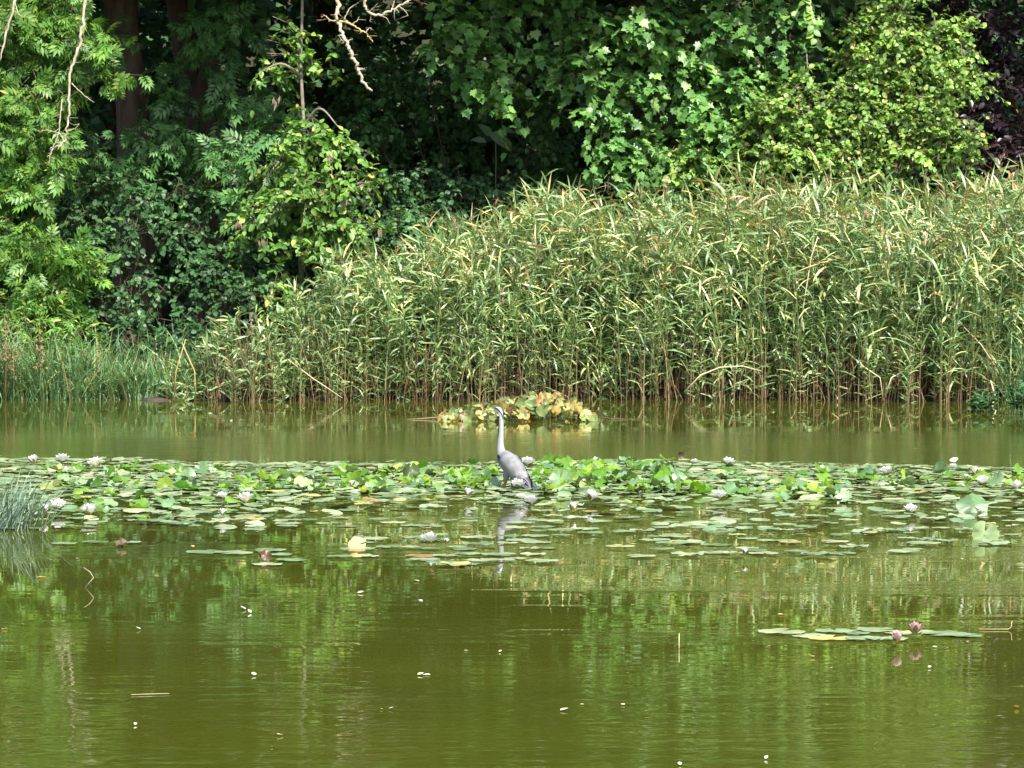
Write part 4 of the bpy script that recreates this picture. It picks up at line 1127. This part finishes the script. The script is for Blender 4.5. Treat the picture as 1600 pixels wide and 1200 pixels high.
# ---- mound of old lily leaves near the reeds
c = wat(808, 655)
t = thing('lily_mound', 'mound of yellow, brown and green old lily leaves near the reeds', 'lily plants', c)
MO = mk(UP, 'old_leaf', 'mound')
for k in range(300):
    u = rng.uniform(-1, 1)
    prof = np.interp(u, [-1, -.75, -.4, 0, .3, .6, .85, 1], [.03, .12, .2, .27, .31, .29, .16, .03])
    v_ = rng.uniform(-1, 1)
    q = np.array([u * .99, v_ * .65, max(.015, prof * math.sqrt(max(0, 1 - v_ * v_)) * rng.uniform(.55, 1.1))])
    o = link('leaf', MO[rng.integers(0, 5)], None, t)
    nor = np.array([rng.normal(0, .5), -.75 + rng.normal(0, .5), .7 + rng.normal(0, .3)])
    m4 = np.eye(4); m4[:3, :3] = frames(rng.normal(size=(1, 3)), nor[None])[0] * rng.uniform(.04, .09); m4[:3, 3] = q
    o.matrix_local = Matrix(m4.tolist())
b = MB()
for s_ in (-1, 1):
    b.tube([(s_ * 1.0, 0, .03), (s_ * 1.25, -.05, .012), (s_ * 1.45, -.1, .004)], [.008, .006, .004], 5)
b.build('stalks', M['reed_stem'], t)

# ---- flowers
def petal_ring(n, r0, length, elev, w, ph, seed):
    rr = np.random.default_rng(seed); V, F, k0 = [], [], 0
    pv, pf = ovate(w, .5, -.22)
    for k in range(n):
        a = ph + 2 * math.pi * k / n + rr.normal() * .06
        e = elev + rr.normal() * .1
        tip = np.array([[math.cos(a) * math.cos(e), math.sin(a) * math.cos(e), math.sin(e)]])
        nor = np.array([[-math.cos(a) * math.sin(e), -math.sin(a) * math.sin(e), math.cos(e)]])
        v, f = joined((pv, pf), np.array([[math.cos(a) * r0, math.sin(a) * r0, .0]]), frames(tip, nor), np.array([length * (1 + rr.normal() * .06)]))
        V.append(v); F.append(f + k0); k0 += len(v)
    return np.concatenate(V), np.concatenate(F)
def flower_parts(openness, mat, seed):
    b = MB()
    for q, (n, l_, e, w) in enumerate([(8, .92, .5, .34), (8, .9, .85, .33), (7, .8, 1.15, .32)]):
        v, f = petal_ring(n, .08, l_, e + (1 - openness) * .75, w, q * .45, seed + q); b.add(v, f)
    pm = b.mesh('petals'); pm.materials.append(M[mat])
    s = MB(); v, f = petal_ring(4, .08, .95, .15 + (1 - openness) * 1.0, .22, .3, seed + 9); s.add(v - (0, 0, .03), f)
    sm_ = s.mesh('sepals'); sm_.materials.append(M['sepal'])
    st = MB()
    for k in range(16):
        a = k * 2.4; rr = .06 + .012 * k
        st.tube([(math.cos(a) * rr, math.sin(a) * rr, 0), (math.cos(a) * rr * 1.2, math.sin(a) * rr * 1.2, .45)], [.03, .015], 4)
    stm = st.mesh('stamens'); stm.materials.append(M['stamen'])
    return pm, sm_, stm
FL = {'open': flower_parts(1.0, 'white_petal', 1), 'half': flower_parts(.5, 'white_petal', 2), 'pink': flower_parts(.45, 'pink_petal', 3)}
flowers = [
    (53, 724, .085, 'half', 'white water lily at the far left edge of the pads, left of two'), (97, 722, .095, 'open', 'white water lily at the far edge of the pads, second from the left'), (150, 729, .1, 'open', 'white water lily at the far left, third along the far edge'),
    (69, 802, .075, 'half', 'white water lily directly beside the rush clump'), (90, 795, .085, 'open', 'white water lily just right of the one beside the rushes'), (140, 804, .09, 'open', 'white water lily near the left edge with dark streaks round it'),
    (347, 779, .06, 'open', 'small white water lily left of the large one in the near left pads'), (384, 785, .095, 'open', 'large white water lily in the near left pads'), (348, 806, .06, 'half', 'small white water lily nearest the water on the left'),
    (476, 757, .06, 'half', 'small white water lily bud left of centre among lifted leaves'), (550, 760, .055, 'half', 'small round white lily bud between the left bed and the heron'), (731, 776, .075, 'half', 'round white water lily a little left of the heron'),
    (811, 763, .1, 'open', 'white water lily in front of the heron tail'), (825, 727, .09, 'open', 'white water lily behind the heron back'), (814, 780, .055, 'open', 'small white water lily below the heron tail'), (829, 788, .085, 'open', 'white water lily lying low right of the heron reflection'),
    (922, 782, .095, 'open', 'large white water lily right of the heron near the water'), (898, 799, .075, 'half', 'white water lily nearest the water right of the heron'), (931, 725, .07, 'open', 'white water lily at the far edge above the bright leaf clump'), (1000, 754, .045, 'half', 'small cream lily bud in the right of the bright leaf clump'),
    (1138, 726, .08, 'open', 'white water lily at the far edge right of the dark curled leaf'), (1085, 724, .05, 'open', 'small pale water lily beside the dark curled leaf'), (1125, 779, .08, 'open', 'white water lily in the near pads right of centre'), (1211, 750, .05, 'open', 'small white water lily among leaves right of centre'),
    (1320, 777, .075, 'half', 'white water lily tucked against a large leaf right of centre'), (1386, 741, .085, 'open', 'white water lily behind the right end leaves'), (1423, 801, .075, 'open', 'white water lily alone on open pads at the right'),
    (1527, 743, .075, 'half', 'pinkish white water lily bud at the far right edge'), (1535, 756, .08, 'open', 'white water lily just below the pinkish bud at the far right'), (1589, 764, .08, 'open', 'rightmost white water lily at the edge of the picture'), (1510, 748, .045, 'half', 'small cream lily bud left of the pinkish bud'),
    (671, 848, .085, 'open', 'white water lily on the sparse pads below left of the heron'), (697, 849, .04, 'half', 'tiny white bud right of the flower on the sparse pads'), (1163, 866, .045, 'half', 'small white lily bud at the near edge of the right pads'),
    (1430, 991, .07, 'pink', 'red pink water lily bud standing on the near raft of pads'), (1404, 1002, .06, 'pink', 'pale pink water lily low at the front of the near raft')]
for i, (px, py, s_, kd, lab) in enumerate(flowers):
    w = wat(px, py, .04); s_ *= 1.12
    t = thing('water_lily', lab, 'flower', w, rng.uniform(0, 6.28), 'water lily flowers')
    for me, nm in zip(FL[kd], ('petals', 'sepals', 'stamens')):
        o = link(nm, me, None, t); o.scale = (s_, s_, s_ * 1.05)
    t.rotation_euler[0] = rng.normal(0, .12) + .1

# ---- scraps on open water
scrap_me = {}
for m_ in ('pale_scrap', 'yellow_leaf', 'orange_leaf'):
    v, f = ovate(.34, .3, -.15); me = mesh_np('floating_leaf', v, f); me.materials.append(M[m_]); scrap_me[m_] = me
scraps = [(75, 902, .09, 'yellow_leaf'), (3, 983, .05, 'yellow_leaf'), (245, 898, .045, 'pale_scrap'), (298, 852, .05, 'orange_leaf'), (384, 952, .05, 'pale_scrap'), (392, 957, .035, 'pale_scrap'), (220, 983, .035, 'pale_scrap'), (268, 870, .025, 'pale_scrap'), (655, 908, .05, 'pale_scrap'),
          (558, 926, .05, 'pale_scrap'), (655, 937, .04, 'pale_scrap'), (548, 1011, .035, 'pale_scrap'), (397, 1055, .045, 'pale_scrap'), (673, 1054, .045, 'pale_scrap'), (652, 1054, .04, 'pale_scrap'), (442, 1148, .04, 'pale_scrap'), (425, 1166, .02, 'pale_scrap'), (875, 1110, .05, 'pale_scrap'), (906, 1100, .025, 'pale_scrap'),
          (976, 1101, .03, 'pale_scrap'), (1365, 1164, .035, 'pale_scrap'), (1225, 960, .045, 'orange_leaf'), (1162, 931, .05, 'pale_scrap'), (1300, 1043, .03, 'pale_scrap'), (1452, 1043, .03, 'pale_scrap'), (1205, 1009, .03, 'pale_scrap'), (1227, 1009, .03, 'pale_scrap'), (1588, 1105, .04, 'yellow_leaf'), (919, 938, .025, 'pale_scrap'),
          (607, 1107, .03, 'pale_scrap'), (595, 1107, .025, 'pale_scrap'), (1195, 1185, .025, 'pale_scrap'), (1063, 1195, .03, 'pale_scrap'), (210, 1132, .025, 'pale_scrap'), (725, 1016, .025, 'pale_scrap'), (780, 1018, .025, 'pale_scrap'), (363, 657, .05, 'pale_scrap'), (1433, 701, .06, 'pale_scrap'), (1492, 722, .14, 'pale_scrap'), (124, 872, .05, 'pale_scrap'),
          (1513, 955, .02, 'pale_scrap'), (1560, 930, .02, 'pale_scrap'), (1272, 1026, .04, 'pale_scrap'), (1480, 1012, .03, 'pale_scrap'), (1464, 1011, .03, 'pale_scrap')]
for (px, py, s_, m_) in scraps:
    o = link('floating_leaf', scrap_me[m_])
    w = wat(px, py, .006); o.location = w
    o.rotation_euler = (rng.normal(0, .2) + .1, rng.normal(0, .2), rng.uniform(0, 6.28)); o.scale = (s_, s_, s_)
    band = 'below the pads' if py < 1000 and py > 800 else ('on the near water' if py >= 1000 else 'between the pads and the reeds')
    side = 'left' if px < 530 else ('centre' if px < 1060 else 'right')
    colr = {'pale_scrap': 'pale', 'yellow_leaf': 'yellow', 'orange_leaf': 'orange'}[m_]
    tag(o, f'tiny {colr} leaf scrap floating {band}, {side} part', 'leaf scrap', f'{colr} scraps {band}, {side}')
for px, py, lab in [(1085, 702, 'dark and white feather floating behind the lily bed right of centre'), (1176, 705, 'faint grey feather floating behind the lily bed')]:
    v, f = ovate(.2, .5, -.3); me = mesh_np('floating_feather', v, f); o = link('floating_feather', me, M['feather_white'])
    o.location = wat(px, py, .008); o.scale = (.13, .13, .13); o.rotation_euler = (.1, .2, 1.4); tag(o, lab, 'feather')

# ------------------------------------------------------------------ grey heron
def make_heron():
    w = wat(798, 767)
    root = thing('grey_heron', 'grey heron standing with its long neck stretched up among the lily pads', 'heron', w, 0)
    sec = [(-.30, .055, .012, .008), (-.26, .075, .035, .02), (-.2, .115, .052, .04), (-.12, .165, .07, .062), (-.03, .215, .082, .078), (.05, .262, .083, .08), (.11, .305, .068, .068), (.145, .35, .048, .05),
           (.158, .40, .037, .039), (.158, .46, .029, .032), (.152, .53, .0245, .028), (.148, .60, .0225, .025), (.148, .66, .0225, .025), (.153, .705, .022, .025), (.168, .738, .025, .027), (.192, .756, .029, .027), (.218, .757, .027, .024), (.244, .752, .018, .016), (.262, .748, .011, .009)]
    S = np.array(sec)
    n = 60
    t0 = np.linspace(0, 1, len(S)); tt = np.linspace(0, 1, n)
    cs = curve(S, 8); n = len(cs)
    tan = np.gradient(cs[:, :2], axis=0); tan /= np.linalg.norm(tan, axis=1)[:, None]
    th = np.linspace(0, 2 * math.pi, 20, endpoint=False)
    V = []
    for k in range(n):
        nx, nz = -tan[k, 1], tan[k, 0]
        for a in th:
            V.append((cs[k, 0] + nx * cs[k, 3] * math.sin(a), cs[k, 2] * math.cos(a), cs[k, 1] + nz * cs[k, 3] * math.sin(a)))
    F = []
    for k in range(n - 1):
        for j in range(20):
            a, b_, c_, d = k * 20 + j, k * 20 + (j + 1) % 20, (k + 1) * 20 + (j + 1) % 20, (k + 1) * 20 + j
            F += [(a, b_, c_), (a, c_, d)]
    V += [tuple((cs[0, 0], 0, cs[0, 1])), tuple((cs[-1, 0], 0, cs[-1, 1]))]
    for j in range(20):
        F += [(n * 20, (j + 1) % 20, j), (n * 20 + 1, (n - 1) * 20 + j, (n - 1) * 20 + (j + 1) % 20)]
    mb = MB(); mb.add(V, F)
    for s_ in (-1, 1):
        c = curve([(-.0, s_ * .042, .2), (.02, s_ * .045, .12), (.035, s_ * .045, .06), (.03, s_ * .045, -.02), (.02, s_ * .045, -.16)], 5)
        mb.tube(c, np.interp(np.linspace(0, 1, len(c)), [0, .3, .5, 1], [.045, .026, .012, .009]), 10)
        for a in (-.5, 0, .5):
            mb.tube([(.02, s_ * .045, -.155), (.06, s_ * .045 + math.sin(a) * .05, -.165), (.1, s_ * .045 + math.sin(a) * .09, -.17)], [.008, .007, .005], 6)
    me = mb.mesh('body')
    o = link('body', me, None, root)
    rm = o.modifiers.new('remesh', 'REMESH'); rm.mode = 'VOXEL'; rm.voxel_size = .006; rm.use_smooth_shade = True
    sm_ = o.modifiers.new('smooth', 'SMOOTH'); sm_.iterations = 3; sm_.factor = .5
    bpy.context.view_layer.update()
    me2 = bpy.data.meshes.new_from_object(o.evaluated_get(bpy.context.evaluated_depsgraph_get()))
    o.modifiers.clear(); o.data = me2; me2.name = 'body'; smooth(me2)
    # plumage colours by place on the bird (its own pattern)
    m, nd, l = new_mat('heron_plumage')
    tc = nd.new('ShaderNodeTexCoord'); sp = nd.new('ShaderNodeSeparateXYZ'); l.new(tc.outputs['Object'], sp.inputs[0])
    rz = ramp(nd, [(0, (.2, .17, .07)), (.10, (.2, .17, .07)), (.14, (.18, .18, .2)), (.36, (.2, .2, .215)), (.48, (.31, .305, .31)), (.6, (.42, .415, .42)), (.88, (.44, .435, .44)), (.93, (.6, .6, .62)), (1, (.65, .65, .67))])
    mr = nd.new('ShaderNodeMapRange'); mr.inputs[1].default_value = 0; mr.inputs[2].default_value = .8
    nz = nd.new('ShaderNodeTexNoise'); nz.inputs['Scale'].default_value = 40; l.new(tc.outputs['Object'], nz.inputs['Vector'])
    l.new(sp.outputs[2], mr.inputs[0]); l.new(mr.outputs[0], rz.inputs[0])
    mx = nd.new('ShaderNodeMix'); mx.data_type = 'RGBA'; mx.blend_type = 'MULTIPLY'; mx.inputs[0].default_value = .35
    l.new(rz.outputs[0], mx.inputs[6]); l.new(nz.outputs[0], mx.inputs[7])
    p = nd.new('ShaderNodeBsdfPrincipled'); p.inputs['Roughness'].default_value = .85; p.inputs['Specular IOR Level'].default_value = .15
    l.new(mx.outputs[2], p.inputs['Base Color'])
    bp = nd.new('ShaderNodeBump'); bp.inputs['Strength'].default_value = .25; bp.inputs['Distance'].default_value = .004; l.new(nz.outputs[0], bp.inputs['Height']); l.new(bp.outputs[0], p.inputs['Normal'])
    out = nd.new('ShaderNodeOutputMaterial'); l.new(p.outputs[0], out.inputs[0])
    me2.materials.clear(); me2.materials.append(m)
    M['covert'] = solid_mat('heron_covert', (.14, .142, .15), (.225, .227, .235), 30, .8, .2)
    M['flight'] = solid_mat('heron_flight_feather', (.03, .036, .055), (.07, .08, .1), 25, .6, .3)
    M['pale_feather'] = solid_mat('heron_pale_feather', (.2, .2, .215), (.3, .3, .31), 25, .8, .2)
    M['black_feather'] = solid_mat('heron_black_feather', (.015, .015, .02), (.035, .035, .045), 25, .6, .3)
    M['bill'] = solid_mat('heron_bill', (.45, .3, .08), (.55, .4, .15), 25, .4)
    # folded wings: shell of overlapping feathers on each side
    fv, ff = ovate(.17, .12, .06)
    fme = {}
    for k in ('covert', 'flight', 'pale_feather', 'black_feather'):
        me = mesh_np('feather', fv, ff); me.materials.append(M[k]); fme[k] = me
    for s_ in (-1, 1):
        wb = MB()
        prof = np.array([(.125, .335, .062, .02), (.09, .325, .077, .05), (.02, .28, .088, .077), (-.06, .225, .086, .08), (-.14, .17, .074, .063), (-.21, .12, .055, .04), (-.27, .075, .032, .02)])
        pc = curve(prof, 5); m_ = len(pc)
        ring = []
        aa = np.linspace(-.75, 1.68, 12)
        tn = np.gradient(pc[:, :2], axis=0); tn /= np.linalg.norm(tn, axis=1)[:, None]
        for k in range(m_):
            nx, nz_ = tn[k, 1], -tn[k, 0]
            for a in aa:
                ring.append((pc[k, 0] + nx * pc[k, 3] * math.sin(a) * 1.06, s_ * (pc[k, 2] + .006) * math.cos(a), pc[k, 1] + nz_ * pc[k, 3] * math.sin(a) * 1.06))
        F = []
        for k in range(m_ - 1):
            for j in range(11):
                a = k * 12 + j
                F += [(a, a + 1, a + 13), (a, a + 13, a + 12)]
        wb.add(ring, F)
        wing = wb.build('wing', M['covert'], root, True)
        sd = wing.modifiers.new('thick', 'SOLIDIFY'); sd.thickness = .004
        R_ = np.array(ring).reshape(m_, 12, 3)
        rr = np.random.default_rng(8)
        for row, (k0, mat_, ln) in enumerate([(5, 'covert', .1), (11, 'covert', .11), (17, 'covert', .12), (22, 'pale_feather', .13), (25, 'flight', .15)]):
            for j in range(1, 11, 1 if row < 3 else 1):
                b0 = R_[min(k0, m_ - 2), j]; d = R_[min(k0 + 4, m_ - 1), j] - b0
                cen = np.array([pc[k0, 0], 0, pc[k0, 1]])
                o = link('feather', fme[mat_], None, wing)
                nor = b0 - cen
                m4 = np.eye(4); m4[:3, :3] = frames(nrm(d)[None], nor[None])[0] * ln * rr.uniform(.85, 1.1); m4[:3, 3] = b0 + nrm(nor) * .004
                o.matrix_local = Matrix(m4.tolist())
        for (k0, j, mat_, ln) in [(2, 3, 'black_feather', .07), (3, 4, 'black_feather', .075), (4, 2, 'black_feather', .06), (2, 5, 'pale_feather', .04), (24, 2, 'flight', .13), (25, 7, 'pale_feather', .16), (26, 5, 'pale_feather', .15)]:
            b0 = R_[k0, j]; d = R_[min(k0 + 4, m_ - 1), j] - b0; nor = b0 - np.array([pc[k0, 0], 0, pc[k0, 1]])
            o = link('feather', fme[mat_], None, wing)
            m4 = np.eye(4); m4[:3, :3] = frames(nrm(d)[None], nor[None])[0] * ln; m4[:3, 3] = b0 + nrm(nor) * .009
            o.matrix_local = Matrix(m4.tolist())
    tl = MB()
    for k in range(7):
        a = (k - 3) * .1
        v, f = joined((fv, ff), np.array([[-.2, (k - 3) * .012, .105 + .004 * abs(k - 3)]]), frames(np.array([[-1, a, -.55]]), np.array([[-.5, 0, 1]])), np.array([.17]))
        tl.add(v, f)
    tl.build('tail', M['flight'], root)
    bl = MB(); bl.tube([(.245, 0, .751), (.3, 0, .746), (.385, 0, .735)], [.0105, .0075, .001], 8); bl.build('bill', M['bill'], root, True)
    for s_ in (-1, 1):
        bm = bmesh.new(); bmesh.ops.create_uvsphere(bm, u_segments=10, v_segments=8, radius=.0055); me = bpy.data.meshes.new('eye'); bm.to_mesh(me); bm.free(); smooth(me)
        e = link('eye', me, M['stamen'], root); e.location = (.228, s_ * .0225, .762)
        cb = MB()
        c = curve([(.225, s_ * .022, .772), (.195, s_ * .0275, .772), (.165, s_ * .024, .76), (.14, s_ * .014, .735), (.118, s_ * .008, .7), (.112, s_ * .005, .665)], 5)
        cb.tube(c, np.interp(np.linspace(0, 1, len(c)), [0, .3, .6, 1], [.005, .0085, .006, .001]), 7)
        cb.build('crest', M['black_feather'], root, True)
    nb = MB()
    for s_ in (-1, 1):
        nb.tube(curve([(.187, s_ * .012, .5), (.18, s_ * .012, .56), (.174, s_ * .011, .62), (.172, s_ * .01, .67)], 4), .0045, 5)
    nb.build('neck_streaks', M['black_feather'], root, True)
    root.rotation_euler = (0, 0, math.radians(127))
    root.scale = (1.02, .94, 1.02)
    return root
heron = make_heron()
